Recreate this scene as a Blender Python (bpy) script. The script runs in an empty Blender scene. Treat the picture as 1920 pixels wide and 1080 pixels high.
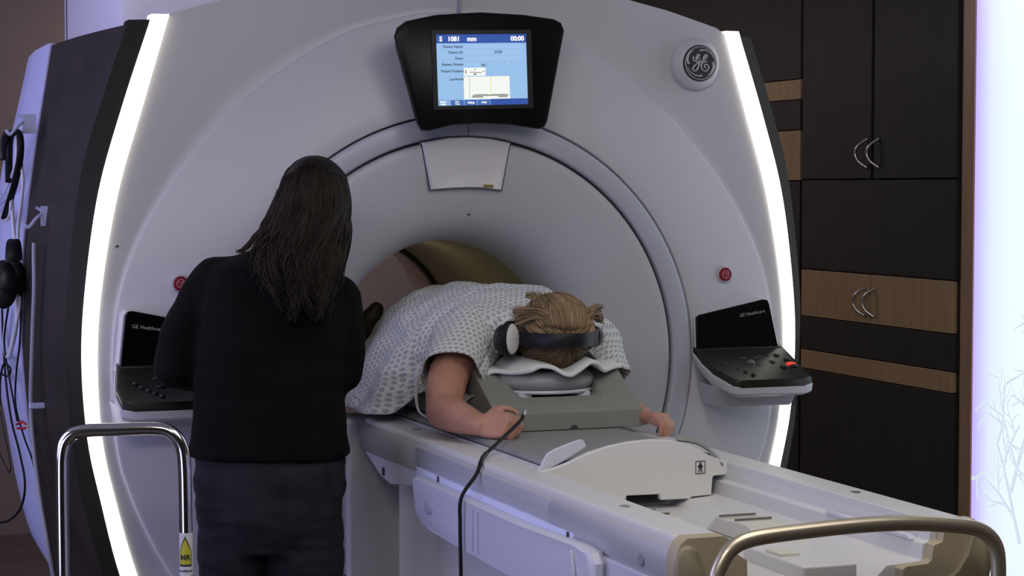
import bpy, bmesh, math, random
from mathutils import Vector, Matrix, noise
random.seed(7)
PI = math.pi
SC = bpy.context.scene
COL = SC.collection

# ------------------------------------------------------------------ materials
MATS = {}
def mat(name, col, rough=.5, metal=0., spec=.5, emit=None, es=0., bump=0., bscale=60., var=0., vscale=8., coat=0.):
    if name in MATS: return MATS[name]
    m = bpy.data.materials.new(name); m.use_nodes = True
    nt = m.node_tree; b = nt.nodes['Principled BSDF']
    b.inputs['Base Color'].default_value = (*col, 1)
    b.inputs['Roughness'].default_value = rough
    b.inputs['Metallic'].default_value = metal
    b.inputs['Specular IOR Level'].default_value = spec
    b.inputs['Coat Weight'].default_value = coat
    if emit:
        b.inputs['Emission Color'].default_value = (*emit, 1)
        b.inputs['Emission Strength'].default_value = es
    tc = nt.nodes.new('ShaderNodeTexCoord')
    if var > 0:
        n = nt.nodes.new('ShaderNodeTexNoise'); n.inputs['Scale'].default_value = vscale; n.inputs['Detail'].default_value = 4
        nt.links.new(tc.outputs['Object'], n.inputs['Vector'])
        r = nt.nodes.new('ShaderNodeValToRGB')
        r.color_ramp.elements[0].position = .3; r.color_ramp.elements[1].position = .7
        r.color_ramp.elements[0].color = (*[c*(1-var) for c in col], 1)
        r.color_ramp.elements[1].color = (*[min(1, c*(1+var)) for c in col], 1)
        nt.links.new(n.outputs['Fac'], r.inputs['Fac']); nt.links.new(r.outputs['Color'], b.inputs['Base Color'])
    if bump > 0:
        n2 = nt.nodes.new('ShaderNodeTexNoise'); n2.inputs['Scale'].default_value = bscale; n2.inputs['Detail'].default_value = 3
        nt.links.new(tc.outputs['Object'], n2.inputs['Vector'])
        bp = nt.nodes.new('ShaderNodeBump'); bp.inputs['Strength'].default_value = bump; bp.inputs['Distance'].default_value = .01
        nt.links.new(n2.outputs['Fac'], bp.inputs['Height']); nt.links.new(bp.outputs['Normal'], b.inputs['Normal'])
    MATS[name] = m
    return m

WHITE = mat('gantry_plastic', (.56, .545, .60), .42, var=.015, vscale=3)
WHITE2 = mat('ring_plastic', (.46, .47, .55), .38)
FUNNEL = mat('funnel_plastic', (.50, .50, .545), .42)
BLACKG = mat('gloss_black', (.004, .004, .005), .10, spec=.28)
GAP = mat('gap_dark', (.045, .045, .055), .7)
BEZEL = mat('dark_bezel', (.018, .0165, .009), .5, spec=.2)
SIDE = mat('side_laminate', (.031, .024, .019), .6, spec=.25, var=.25, vscale=6)
COVER = mat('rear_cover_plastic', (.52, .54, .78), .4)
SHROUD = mat('shroud_plastic', (.84, .82, .90), .45)
BORE = mat('bore_liner', (.36, .33, .22), .45)  # off-white liner, with the bore's warm light tinted into its colour
RIMBLK = mat('rim_black', (.012, .012, .012), .5)
REARF = mat('rear_flare_plastic', (.50, .43, .42), .5)
STRIP = mat('light_strip', (1, 1, .9), .4, emit=(1, .985, .83), es=2.1)
CHROME = mat('chrome', (.72, .70, .68), .13, metal=1)
STEEL = mat('brushed_steel', (.62, .55, .42), .34, metal=.8)
SATIN = mat('satin_metal', (.6, .58, .55), .3, metal=1)
TABLE = mat('table_plastic', (.66, .66, .66), .4)
BUMP = mat('bumper_plastic', (.44, .44, .48), .42)
BUMPD = mat('bumper_plastic_grey', (.36, .36, .36), .45)
ARMB = mat('arm_board_plastic', (.62, .63, .74), .4)
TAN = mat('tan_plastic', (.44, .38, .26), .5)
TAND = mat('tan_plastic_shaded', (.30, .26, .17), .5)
PEDE = mat('pedestal_plastic', (.64, .62, .63), .5)
PAD = mat('grey_vinyl', (.27, .28, .275), .5, bump=.08, bscale=300)
FOAM = mat('grey_foam', (.24, .245, .22), .7, bump=.1, bscale=400)
CUSH = mat('cushion_vinyl', (.30, .30, .31), .5)
CLOTH = mat('white_cloth', (.78, .80, .78), .9, bump=.25, bscale=500)
CREAM = mat('cream_plastic', (.66, .65, .58), .5)
LINE = mat('dark_line', (.04, .04, .04), .6)
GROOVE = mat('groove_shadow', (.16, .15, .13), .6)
RED = mat('red_plastic', (.22, .010, .03), .35)
REDE = mat('red_glow', (.5, .03, .02), .4, emit=(1, .05, .02), es=.55)
PINK = mat('pale_red', (.65, .30, .33), .4)
SKIN = mat('skin', (.47, .235, .165), .5, var=.12, vscale=18, bump=.05, bscale=200)
SKIN2 = mat('skin_pale', (.42, .24, .18), .5, var=.08, vscale=18)
JACKET = mat('black_fleece', (.0046, .0047, .0045), .95, spec=.14, bump=.35, bscale=120, var=.3, vscale=10)
JEANS = mat('slate_trousers', (.021, .0225, .027), .9, spec=.12, bump=.25, bscale=35, var=.25, vscale=14)
HAIRD = mat('dark_brown_hair', (.016, .0095, .006), .5, spec=.35, var=.4, vscale=25)
BLACKP = mat('black_plastic', (.012, .012, .014), .38)
BLACKB = mat('black_band', (.009, .010, .013), .45, spec=.35)
RUBBER = mat('black_rubber', (.007, .007, .008), .5, spec=.25)
HOSEW = mat('white_hose', (.62, .62, .70), .4)
HOSEG = mat('grey_hose', (.30, .30, .36), .45)
CABD = mat('dark_cabinet_laminate', (.021, .018, .0165), .65, bump=.1, bscale=250, var=.2, vscale=12)
SHOE = mat('black_shoe', (.012, .010, .009), .6)
WALL = mat('mauve_wall', (.17, .135, .125), .9, var=.04, vscale=3, bump=.05, bscale=90)
CEIL = mat('ceiling_paint', (.5, .5, .5), .9, var=.02)
FLOOR = mat('brown_vinyl_floor', (.065, .05, .042), .5, var=.12, vscale=5)
BASEB = mat('baseboard_brown', (.10, .08, .07), .6)
EYE = mat('eye_white', (.7, .7, .7), .2)

def woodmat(name, c0, c1, axis='Z'):
    m = bpy.data.materials.new(name); m.use_nodes = True
    nt = m.node_tree; b = nt.nodes['Principled BSDF']; b.inputs['Roughness'].default_value = .45
    tc = nt.nodes.new('ShaderNodeTexCoord'); mp = nt.nodes.new('ShaderNodeMapping')
    mp.inputs['Scale'].default_value = (30, 30, 2.2) if axis == 'Z' else (30, 2.2, 30)
    n = nt.nodes.new('ShaderNodeTexNoise'); n.inputs['Scale'].default_value = 1.5; n.inputs['Detail'].default_value = 5
    r = nt.nodes.new('ShaderNodeValToRGB')
    r.color_ramp.elements[0].position = .3; r.color_ramp.elements[1].position = .72
    r.color_ramp.elements[0].color = (*c0, 1); r.color_ramp.elements[1].color = (*c1, 1)
    nt.links.new(tc.outputs['Object'], mp.inputs['Vector']); nt.links.new(mp.outputs['Vector'], n.inputs['Vector'])
    nt.links.new(n.outputs['Fac'], r.inputs['Fac']); nt.links.new(r.outputs['Color'], b.inputs['Base Color'])
    return m
WOOD = woodmat('maple_laminate', (.36, .235, .12), (.43, .29, .155))
WOODT = woodmat('maple_trim', (.34, .21, .12), (.40, .26, .16))

def emis(name, col, s=1.):
    if name in MATS: return MATS[name]
    m = bpy.data.materials.new(name); m.use_nodes = True
    b = m.node_tree.nodes['Principled BSDF']
    b.inputs['Base Color'].default_value = (.02, .02, .02, 1); b.inputs['Roughness'].default_value = .3
    b.inputs['Specular IOR Level'].default_value = .2
    b.inputs['Emission Color'].default_value = (*col, 1); b.inputs['Emission Strength'].default_value = s
    MATS[name] = m
    return m

def gown_material():
    m = bpy.data.materials.new('printed_gown_cotton'); m.use_nodes = True
    nt = m.node_tree; b = nt.nodes['Principled BSDF']; b.inputs['Roughness'].default_value = .9
    L = nt.links.new
    uv = nt.nodes.new('ShaderNodeUVMap'); uv.uv_map = 'UVMap'
    def M(op, a, bb=None, c=None):
        n = nt.nodes.new('ShaderNodeMath'); n.operation = op
        for i, v in enumerate((a, bb, c)):
            if v is None: continue
            if isinstance(v, (int, float)): n.inputs[i].default_value = v
            else: L(v, n.inputs[i])
        return n.outputs[0]
    sp = nt.nodes.new('ShaderNodeSeparateXYZ'); L(uv.outputs['UV'], sp.inputs[0])
    P_ = .0148
    v = M('DIVIDE', sp.outputs['Y'], P_)
    row = M('FLOOR', v)
    u = M('ADD', M('DIVIDE', sp.outputs['X'], P_), M('MULTIPLY', M('MODULO', row, 2), .5))
    fu = M('SUBTRACT', M('FRACT', u), .5); fv = M('SUBTRACT', M('FRACT', v), .5)
    r = M('SQRT', M('ADD', M('MULTIPLY', fu, fu), M('MULTIPLY', fv, fv)))
    a = M('ARCTAN2', fv, fu)
    pet = M('POWER', M('ABSOLUTE', M('COSINE', M('MULTIPLY', a, 3))), .8)
    lim = M('MULTIPLY', pet, .38)
    ins = M('LESS_THAN', r, lim)
    hole = M('GREATER_THAN', r, .08)
    fac = M('MULTIPLY', ins, hole)
    mx = nt.nodes.new('ShaderNodeMix'); mx.data_type = 'RGBA'
    L(fac, mx.inputs[0]); mx.inputs[6].default_value = (.67, .69, .67, 1); mx.inputs[7].default_value = (.24, .245, .31, 1)
    L(mx.outputs[2], b.inputs['Base Color'])
    tc = nt.nodes.new('ShaderNodeTexCoord'); n2 = nt.nodes.new('ShaderNodeTexNoise'); n2.inputs['Scale'].default_value = 45
    L(tc.outputs['Object'], n2.inputs['Vector'])
    bp = nt.nodes.new('ShaderNodeBump'); bp.inputs['Strength'].default_value = .25; bp.inputs['Distance'].default_value = .008
    n3 = nt.nodes.new('ShaderNodeTexNoise'); n3.inputs['Scale'].default_value = 13; n3.inputs['Detail'].default_value = 3; n3.inputs['Distortion'].default_value = 1.2
    L(tc.outputs['Object'], n3.inputs['Vector'])
    bp2 = nt.nodes.new('ShaderNodeBump'); bp2.inputs['Strength'].default_value = .55; bp2.inputs['Distance'].default_value = .03
    L(n3.outputs['Fac'], bp2.inputs['Height']); L(bp2.outputs['Normal'], bp.inputs['Normal'])
    L(n2.outputs['Fac'], bp.inputs['Height']); L(bp.outputs['Normal'], b.inputs['Normal'])
    return m
GOWN = gown_material()

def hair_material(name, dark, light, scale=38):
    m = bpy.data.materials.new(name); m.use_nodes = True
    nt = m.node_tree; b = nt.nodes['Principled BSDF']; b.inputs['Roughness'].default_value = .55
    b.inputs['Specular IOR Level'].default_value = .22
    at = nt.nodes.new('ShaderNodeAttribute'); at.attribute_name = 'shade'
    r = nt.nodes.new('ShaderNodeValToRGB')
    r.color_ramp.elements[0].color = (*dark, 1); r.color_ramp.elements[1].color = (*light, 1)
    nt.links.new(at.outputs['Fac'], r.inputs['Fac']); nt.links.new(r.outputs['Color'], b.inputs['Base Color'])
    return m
HAIRB = hair_material('light_brown_hair', (.045, .026, .017), (.52, .36, .20))
HAIRK = hair_material('near_black_hair', (.0045, .003, .002), (.032, .020, .012))

def panel_material():
    m = bpy.data.materials.new('backlit_panel_glass'); m.use_nodes = True
    nt = m.node_tree; b = nt.nodes['Principled BSDF']
    b.inputs['Base Color'].default_value = (.5, .5, .6, 1); b.inputs['Roughness'].default_value = .25
    tc = nt.nodes.new('ShaderNodeTexCoord'); sp = nt.nodes.new('ShaderNodeSeparateXYZ')
    nt.links.new(tc.outputs['Object'], sp.inputs[0])
    mr = nt.nodes.new('ShaderNodeMapRange'); mr.inputs['From Min'].default_value = .312; mr.inputs['From Max'].default_value = .12
    nt.links.new(sp.outputs['Y'], mr.inputs['Value'])
    r = nt.nodes.new('ShaderNodeValToRGB')
    r.color_ramp.elements[0].color = (.50, .42, 1.0, 1); r.color_ramp.elements[1].color = (.80, .92, 1.0, 1)
    e = r.color_ramp.elements.new(.45); e.color = (.72, .80, 1.0, 1)
    nt.links.new(mr.outputs['Result'], r.inputs['Fac']); nt.links.new(r.outputs['Color'], b.inputs['Emission Color'])
    b.inputs['Emission Strength'].default_value = .98
    return m
PANEL = panel_material()

# ------------------------------------------------------------------ object helpers
def obj(name, me, m=None, parent=None, smooth=False, label=None):
    o = bpy.data.objects.new(name, me); COL.objects.link(o)
    if m and not me.materials: me.materials.append(m)
    if smooth:
        for p in me.polygons: p.use_smooth = True
    if parent:
        o.parent = parent
        if parent.type == 'EMPTY': o.matrix_parent_inverse = Matrix.Translation(-Vector(parent.location))
    if label: o['label'] = label
    return o
def tag(o, label, cat, group=None):
    o['label'] = label; o['category'] = cat
    if group: o['group'] = group
    return o
def thing(name, label, cat, loc=(0, 0, 0), group=None):
    o = bpy.data.objects.new(name, None); COL.objects.link(o); o.location = loc; o.empty_display_size = .1
    return tag(o, label, cat, group)
def struct(name, me, m):
    o = obj(name, me, m); o['kind'] = 'structure'; return o

class G:
    """geometry collector: several shapes joined into one mesh"""
    def __init__(s): s.v = []; s.f = []; s.uv = {}
    def add(s, vs, fs):
        k = len(s.v); s.v += [tuple(p) for p in vs]; s.f += [tuple(i+k for i in f) for f in fs]; return s
    def box(s, x0, x1, y0, y1, z0, z1):
        vs = [(x, y, z) for x in (x0, x1) for y in (y0, y1) for z in (z0, z1)]
        return s.add(vs, [(0, 1, 3, 2), (4, 6, 7, 5), (0, 4, 5, 1), (2, 3, 7, 6), (0, 2, 6, 4), (1, 5, 7, 3)])
    def loft(s, loops, cap=True, closed=True, ring=False):
        n = len(loops[0]); vs = [p for l in loops for p in l]; fs = []
        m = len(loops)
        for i in range(m if ring else m-1):
            for j in range(n if closed else n-1):
                a = i*n+j; b = i*n+(j+1) % n; i2 = (i+1) % m
                fs.append((a, b, i2*n+(j+1) % n, i2*n+j))
        if cap and closed and not ring:
            fs.append(tuple(range(n-1, -1, -1))); fs.append(tuple((m-1)*n+j for j in range(n)))
        return s.add(vs, fs)
    def tube(s, pts, r, n=10, cap=True, flat=None):
        """tube through pts; r number or list"""
        pts = [Vector(p) for p in pts]; m = len(pts)
        rs = r if isinstance(r, (list, tuple)) else [r]*m
        loops = []; up = None
        for i, p in enumerate(pts):
            t = (pts[min(i+1, m-1)]-pts[max(i-1, 0)])
            if t.length < 1e-9: t = Vector((0, 0, 1))
            t.normalize()
            if up is None:
                up = Vector((0, 0, 1)) if abs(t.z) < .9 else Vector((1, 0, 0))
            a = up-t*up.dot(t)
            if a.length < 1e-6: a = t.orthogonal()
            a.normalize(); b = t.cross(a); up = a
            k = flat if flat else 1
            loops.append([p+a*math.cos(2*PI*j/n)*rs[i]+b*math.sin(2*PI*j/n)*rs[i]*k for j in range(n)])
        return s.loft(loops, cap)
    def capsule(s, pts, rs, n=14, sub=5):
        """closed organic chain with round ends"""
        P = spline(pts, sub); R = spline1(rs, sub)
        pts2 = []; r2 = []
        d = (P[1]-P[0]).normalized()
        for a in (80, 55, 30): pts2.append(P[0]-d*R[0]*math.sin(math.radians(a))); r2.append(R[0]*math.cos(math.radians(a)))
        pts2 += P; r2 += R
        d = (P[-1]-P[-2]).normalized()
        for a in (30, 55, 80): pts2.append(P[-1]+d*R[-1]*math.sin(math.radians(a))); r2.append(R[-1]*math.cos(math.radians(a)))
        return s.tube(pts2, r2, n)
    def ell(s, c, rx, ry, rz, rot=None, nu=20, nv=12):
        c = Vector(c); loops = []
        for i in range(nv+1):
            t = -PI/2+PI*(i+.02 if i == 0 else i-.02 if i == nv else i)/nv
            l = []
            for j in range(nu):
                a = 2*PI*j/nu
                p = Vector((rx*math.cos(t)*math.cos(a), ry*math.cos(t)*math.sin(a), rz*math.sin(t)))
                if rot: p = rot @ p
                l.append(c+p)
            loops.append(l)
        return s.loft(loops)
    def prism(s, poly, axis, a, b):
        """polygon of 2D points extruded along axis: x:(y,z) y:(x,z) z:(x,y)"""
        def mk(p, t):
            return (t, p[0], p[1]) if axis == 'x' else (p[0], t, p[1]) if axis == 'y' else (p[0], p[1], t)
        return s.loft([[mk(p, a) for p in poly], [mk(p, b) for p in poly]])
    def mesh(s, name='m'):
        me = bpy.data.meshes.new(name); me.from_pydata(s.v, [], s.f); me.update()
        bm = bmesh.new(); bm.from_mesh(me); bmesh.ops.recalc_face_normals(bm, faces=bm.faces); bm.to_mesh(me); bm.free()
        return me
    def o(s, name, m, parent=None, smooth=False, bevel=0, seg=2, label=None, auto=None):
        ob = obj(name, s.mesh(name), m, parent, smooth, label)
        if bevel:
            bv = ob.modifiers.new('bevel', 'BEVEL'); bv.width = bevel; bv.segments = seg; bv.limit_method = 'ANGLE'; bv.angle_limit = math.radians(40)
            for p in ob.data.polygons: p.use_smooth = True
            bv.harden_normals = True
        elif auto:
            for p in ob.data.polygons: p.use_smooth = True
            ob.data.set_sharp_from_angle(angle=math.radians(auto))
        return ob

def spline(pts, sub=6):
    P = [Vector(p) for p in pts]; out = []
    if len(P) == 2: return [P[0].lerp(P[1], i/sub) for i in range(sub+1)]
    for i in range(len(P)-1):
        p0 = P[max(i-1, 0)]; p1 = P[i]; p2 = P[i+1]; p3 = P[min(i+2, len(P)-1)]
        for k in range(sub):
            t = k/sub
            out.append(.5*((2*p1)+(p2-p0)*t+(2*p0-5*p1+4*p2-p3)*t*t+(3*p1-p0-3*p2+p3)*t**3))
    out.append(P[-1]); return out
def spline1(rs, sub=6):
    return [v.x for v in spline([(r, 0, 0) for r in rs], sub)]
def interp(tab, z):
    tab = sorted(tab)
    if z <= tab[0][0]: return tab[0][1]
    for (a, b), (c, d) in zip(tab, tab[1:]):
        if z <= c: return b+(d-b)*(z-a)/(c-a) if c > a else d
    return tab[-1][1]
def smooth_tab(tab, n):
    tab = sorted(tab)
    pts = spline([(a, b, 0) for a, b in tab], 8)
    return [(p.x, p.y) for p in pts]
def evaluated(o, name):
    dg = bpy.context.evaluated_depsgraph_get()
    me = bpy.data.meshes.new_from_object(o.evaluated_get(dg), depsgraph=dg)
    me.name = name
    return me
def remesh(g, voxel, smooth=4, fac=.5, name='body'):
    t = obj('tmp', g.mesh('tmp'))
    r = t.modifiers.new('r', 'REMESH'); r.mode = 'VOXEL'; r.voxel_size = voxel; r.use_smooth_shade = True
    s = t.modifiers.new('s', 'SMOOTH'); s.iterations = smooth; s.factor = fac
    bpy.context.view_layer.update()
    me = evaluated(t, name); old = t.data
    bpy.data.objects.remove(t); bpy.data.meshes.remove(old)
    for p in me.polygons: p.use_smooth = True
    return me
def text(s, size, place, align='LEFT', extrude=.0002, bold=0.):
    """lettering -> vertices placed by place(x, y, z)"""
    cu = bpy.data.curves.new('t', 'FONT'); cu.body = s; cu.size = size; cu.align_x = align; cu.extrude = extrude; cu.offset = bold
    cu.resolution_u = 3
    o = bpy.data.objects.new('t', cu); COL.objects.link(o); bpy.context.view_layer.update()
    me = evaluated(o, 't'); bpy.data.objects.remove(o)
    vs = [place(*v.co) for v in me.vertices]; fs = [tuple(p.vertices) for p in me.polygons]
    bpy.data.meshes.remove(me); bpy.data.curves.remove(cu)
    return vs, fs

# ------------------------------------------------------------------ room
XL, XR, YF, YB, H = -3.3, 1.86, -6.2, 3.9, 2.75
struct('floor', G().box(XL, XR, YF, YB, -.1, 0).mesh(), FLOOR)
struct('ceiling', G().box(XL, XR, YF, YB, H, H+.1).mesh(), CEIL)
struct('wall_back', G().box(XL, XR, YB, YB+.1, 0, H).mesh(), WALL)
struct('wall_front', G().box(XL, XR, YF-.1, YF, 0, H).mesh(), WALL)
struct('wall_left', G().box(XL-.1, XL, YF, YB, 0, H).mesh(), WALL)
struct('wall_right', G().box(XR, XR+.1, YF, YB, 0, H).mesh(), WALL)
struct('baseboard_back', G().box(XL, XR, YB-.012, YB, 0, .01).mesh(), BASEB)

# ------------------------------------------------------------------ scanner
MR = thing('mri_scanner', 'huge white MRI scanner with round bore, glowing side strips and overhead screen', 'scanner', (0, .6, 0))
ZC = 1.065
SI = [(1.98, .79), (1.742, .861), (1.524, .925), (1.28, .969), (1.09, .982), (.894, .972), (.737, .94), (.535, .885), (.35, .81), (.15, .70), (.02, .62)]
SO = [(1.975, .834), (1.742, .912), (1.524, .974), (1.28, 1.010), (1.09, 1.021), (.894, 1.008), (.737, .977), (.535, .928), (.35, .856), (.15, .75), (.02, .67)]
BO = [(1.965, .888), (1.742, .963), (1.565, 1.013), (1.3, 1.048), (1.12, 1.056), (.9, 1.044), (.78, 1.027), (.6, .985), (.35, .91), (.15, .81), (.02, .73)]
RP = [(1.93, 1.013), (1.567, 1.071), (1.286, 1.101), (1.02, 1.099), (.718, 1.067), (.505, 1.032), (.25, .96), (.02, .88)]
ARC = [(2.0, .10), (1.98, .19), (1.94, .315), (1.863, .455), (1.762, .592), (1.696, .660), (1.566, .770), (1.40, .872), (1.25, .925), (1.1, .943), (.95, .940), (.84, .927), (.756, .902), (.657, .862), (.541, .80), (.35, .67), (.2, .52), (.08, .33)]
SIs, SOs, BOs, RPs, ARCs = [smooth_tab(t, 8) for t in (SI, SO, BO, RP, ARC)]
TOP = [(.79, 1.98), (.62, 2.03), (.47, 2.063), (.25, 2.093), (0, 2.10)]
def poly_full(tab, top):
    right = [(w, z) for z, w in sorted(tab)]
    t = [p for p in top if p[0] < right[-1][0]]
    half = right+t
    left = [(-x, z) for x, z in reversed(half) if abs(x) > 1e-6]
    return half+left
def radial(poly, n, c=(0, ZC)):
    out = []
    for i in range(n):
        a = 2*PI*(i+.5)/n; d = (math.cos(a), math.sin(a)); best = None
        for (p, q) in zip(poly, poly[1:]+poly[:1]):
            ex, ez = q[0]-p[0], q[1]-p[1]; px, pz = p[0]-c[0], p[1]-c[1]
            den = d[0]*ez-d[1]*ex
            if abs(den) < 1e-12: continue
            t = (px*ez-pz*ex)/den; s = (px*d[1]-pz*d[0])/den
            if t > 0 and -1e-9 <= s <= 1+1e-9: best = max(best or 0, t)
        out.append(best)
    return out
N = 240
rA = radial(poly_full(ARCs, [(0, 2.004)]), N); rS = radial(poly_full(SIs, TOP), N)
def circ(r, y, n=N, zc=ZC): return [(r*math.cos(2*PI*(i+.5)/n), y, zc+r*math.sin(2*PI*(i+.5)/n)) for i in range(n)]
def loop(rr, fy): return [(r*math.cos(2*PI*(i+.5)/N), fy(2*PI*(i+.5)/N, r), ZC+r*math.sin(2*PI*(i+.5)/N)) for i, r in enumerate(rr)]
rAm = [min(a, s-.012) for a, s in zip(rA, rS)]
def yarc(a, r): return .040+.030*max(0, math.sin(a))
def yout(a, r): return .052+.012*max(0, math.sin(a))
loops = [circ(.6685, .05), circ(.6685, .006), circ(.671, .0015), circ(.677, 0), circ(.70, .0006)]
for k in (.12, .3, .5, .7, .88, .97):
    loops.append(loop([.70+(a-.70)*k for a in rAm], lambda A, r, k=k: .0006+(yarc(A, r)-.0006)*k**1.3))
loops.append(loop(rAm, yarc))
loops.append(loop([r+.0012 for r in rAm], lambda A, r: yarc(A, r)+.0008))
loops.append(loop([r+.0055 for r in rAm], lambda A, r: yarc(A, r)+.0105))
loops.append(loop([r+.008 for r in rAm], lambda A, r: yarc(A, r)+.0115))
for k in (.15, .5, 1):
    loops.append(loop([a+.008+(s-a-.008)*k for a, s in zip(rAm, rS)], lambda A, r, k=k: (yarc(A, r)+.0115)*(1-k)+k*yout(A, r)))
loops.append(loop(rS, lambda A, r: .2))
G().loft(loops, cap=False).o('front_cover', WHITE, MR, auto=40)
# dark backing inside ring grooves, the trim ring and the funnel
G().loft([circ(.585, .020), circ(.69, .020), circ(.69, .05), circ(.585, .05)], ring=True).o('groove_backing', GAP, MR)
def arcpts(r, y, a0, a1, n): return [(r*math.cos(a0+(a1-a0)*i/n), y, ZC+r*math.sin(a0+(a1-a0)*i/n)) for i in range(n+1)]
prof = [(.607, .018), (.607, .002), (.611, -.005), (.618, -.007), (.655, -.007), (.661, -.004), (.664, .002), (.664, .018)]
a0 = PI/2+.0018
ls = []
n = 240
for i in range(n+1):
    a = a0+(2*PI-.0036)*i/n
    ls.append([(r*math.cos(a), y, ZC+r*math.sin(a)) for r, y in prof])
G().loft(ls).o('trim_ring', WHITE2, MR, auto=45)
fp = [(.599, .03), (.599, .006), (.595, .0), (.588, -.003), (.57, -.003), (.52, .0), (.46, .012), (.41, .035), (.375, .065), (.35, .105), (.336, .15), (.329, .20), (.326, .26)]
fps = fp[:4]+[(p.x, p.y) for p in spline([(r, y, 0) for r, y in fp[4:]], 4)]
G().loft([circ(r, y, 160, ZC-.004*min(1, max(0, (.59-r)/.2))) for r, y in fps], cap=False).o('bore_funnel', FUNNEL, MR, auto=60)
ZB = 1.061
G().loft([circ(.326, .26, 120, ZB), circ(.322, .5, 120, ZB), circ(.322, 1.12, 120, ZB)], cap=False).o('bore_liner', BORE, MR, smooth=True)
G().loft([circ(.322, 1.10, 120, ZB), circ(.309, 1.105, 120, ZB), circ(.309, 1.135, 120, ZB), circ(.322, 1.14, 120, ZB)], ring=True).o('bore_rim', RIMBLK, MR, auto=40)
G().loft([circ(.3215, 1.135, 120, ZB), circ(.3235, 1.23, 120, ZB)], cap=False).o('bore_edge', mat('edge_gold', (.50, .40, .22), .45), MR, smooth=True)
G().loft([circ(.322, 1.13, 120, ZB), circ(.325, 1.25, 120, ZB), circ(.36, 1.55, 120, ZB), circ(.46, 1.78, 120, ZB), circ(.6, 1.86, 120, ZB), circ(.8, 1.88, 120, ZB)], cap=False).o('rear_funnel', REARF, MR, smooth=True)

def band(tabA, tabB, ya, yb, sgn, zs, th, name, m, ext=None, **k):
    """band between two side profiles, closed to a solid of thickness th (towards +Y)"""
    g = G(); ls = []
    for z in zs:
        za = z; xa = interp(tabA, za); xb = interp(tabB, min(z, sorted(tabB)[-1][0]))
        zb = z
        ls.append([(sgn*xa, ya, za), (sgn*xb, yb, zb), (sgn*xb, yb+th, zb), (sgn*xa, ya+th, za)])
    g.loft(ls); return g.o(name, m, MR, **k)
zs = [.02+(1.978-.02)*i/60 for i in range(61)]
for sg in (-1, 1):
    band(SIs, SOs, .046, .052, sg, zs, .06, 'light_strip', STRIP, auto=50, label='glowing white light strip')
    band(SOs, BOs, .056, .085, sg, [z*.993 for z in zs], .06, 'dark_bezel', BEZEL, auto=50)
    # side panel from the bezel back to Y=.6
    g = G(); ls = []
    for i in range(61):
        t = i/60; zf = .02+(1.952-.02)*t; zr = .02+(1.93-.02)*t
        xf = interp(BOs, zf); xr = interp(RPs, zr)
        row = [(sg*xf, .09, zf)]
        for k in (.06, .15, .35, .6, .85, 1):
            bul = .012*math.sin(PI*k)
            row.append((sg*(xf+(xr-xf)*k+bul), .09+.51*k, zf+(zr-zf)*k))
        row += [(sg*(xr-.05), .6, zr), (sg*(xf-.05), .15, zf)]
        ls.append(row)
    g.loft(ls); g.o('side_panel', SIDE, MR, auto=50, label='dark brown laminate side panel')
# rear cover, a thick ring shaped shell behind the side panels
RC0 = [(z, w+.003) for z, w in RPs if z > .40]; RC1 = [(1.914, 1.042), (1.724, 1.085), (1.569, 1.125), (1.3, 1.15), (1.05, 1.15), (.852, 1.119), (.678, 1.091), (.51, 1.047), (.44, .985)]
for sg in (-1, 1):
    g = G(); ls = []
    for i in range(41):
        t = i/40; z0 = .47+(1.935-.47)*t; z1 = .44+(1.912-.44)*t
        x0 = interp(RPs, z0)+.004; x1 = interp(smooth_tab(RC1, 8), z1)
        ls.append([(sg*x0, .602, z0), (sg*(x0+.004), .62, z0), (sg*(x0*.5+x1*.5+.01), .76, z0*.5+z1*.5), (sg*x1, .88, z1), (sg*(x1-.05), .96, z1), (sg*(x1-.22), 1.02, z1), (sg*(x0-.22), .602, z0)])
    g.loft(ls); g.o('rear_cover', COVER, MR, auto=45)
# shroud that rises to the ceiling behind the face
sh = []
for x, y in [(-.8, .80), (-.79, .76), (-.76, .75), (.76, .75), (.79, .76), (.8, .80), (.8, 1.86), (-.8, 1.86)]:
    sh.append((x, y))
g = G(); g.loft([[(x, y, z) for x, y in sh] for z in (1.5, 2.30)])
g.o('upper_shroud', SHROUD, MR, auto=40)
g = G(); g.box(-.78, .78, .2, .7, 1.6, 1.97); g.o('inner_core', COVER, MR)
g = G(); g.box(-.003, .003, .058, .09, 2.008, 2.097); g.o('seam', mat('seam_grey', (.34, .33, .38), .6), MR)
g = G(); g.box(-.803, -.797, 1.80, 1.805, 1.5, 2.3); g.o('seam', GAP, MR)
# camera cover under the screen
ch = [(-.131, 1.655), (-.06, 1.668), (0, 1.671), (.06, 1.667), (.119, 1.656), (.093, 1.527), (.05, 1.533), (0, 1.535), (-.05, 1.533), (-.106, 1.529)]
g = G()
cx = lambda s: [(p[0]*s-.006*(1-s), p[1]*s+1.6*(1-s)) for p in ch]
g.loft([[(x, .02, z) for x, z in cx(1.0)], [(x, -.006, z) for x, z in cx(1.0)], [(x, -.014, z) for x, z in cx(.96)], [(x, -.0135, z) for x, z in cx(.92)], [(x, -.0105, z) for x, z in cx(.82)], [(x, -.0075, z) for x, z in cx(.66)], [(x, -.0055, z) for x, z in cx(.48)], [(x, -.0048, z) for x, z in cx(.25)]])
cc = g.o('camera_cover', mat('camera_cover_plastic', (.66, .65, .68), .32), MR, auto=35)
g = G(); g.loft([[(x, .0, z) for x, z in cx(1.03)], [(x, -.0034, z) for x, z in cx(1.03)]]); g.o('cover_gap', GAP, cc)
g = G(); g.box(.040, .067, -.017, -.01, 1.536, 1.543); g.o('indicator_lens', mat('lens_amber', (.25, .20, .06), .3), cc)
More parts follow.
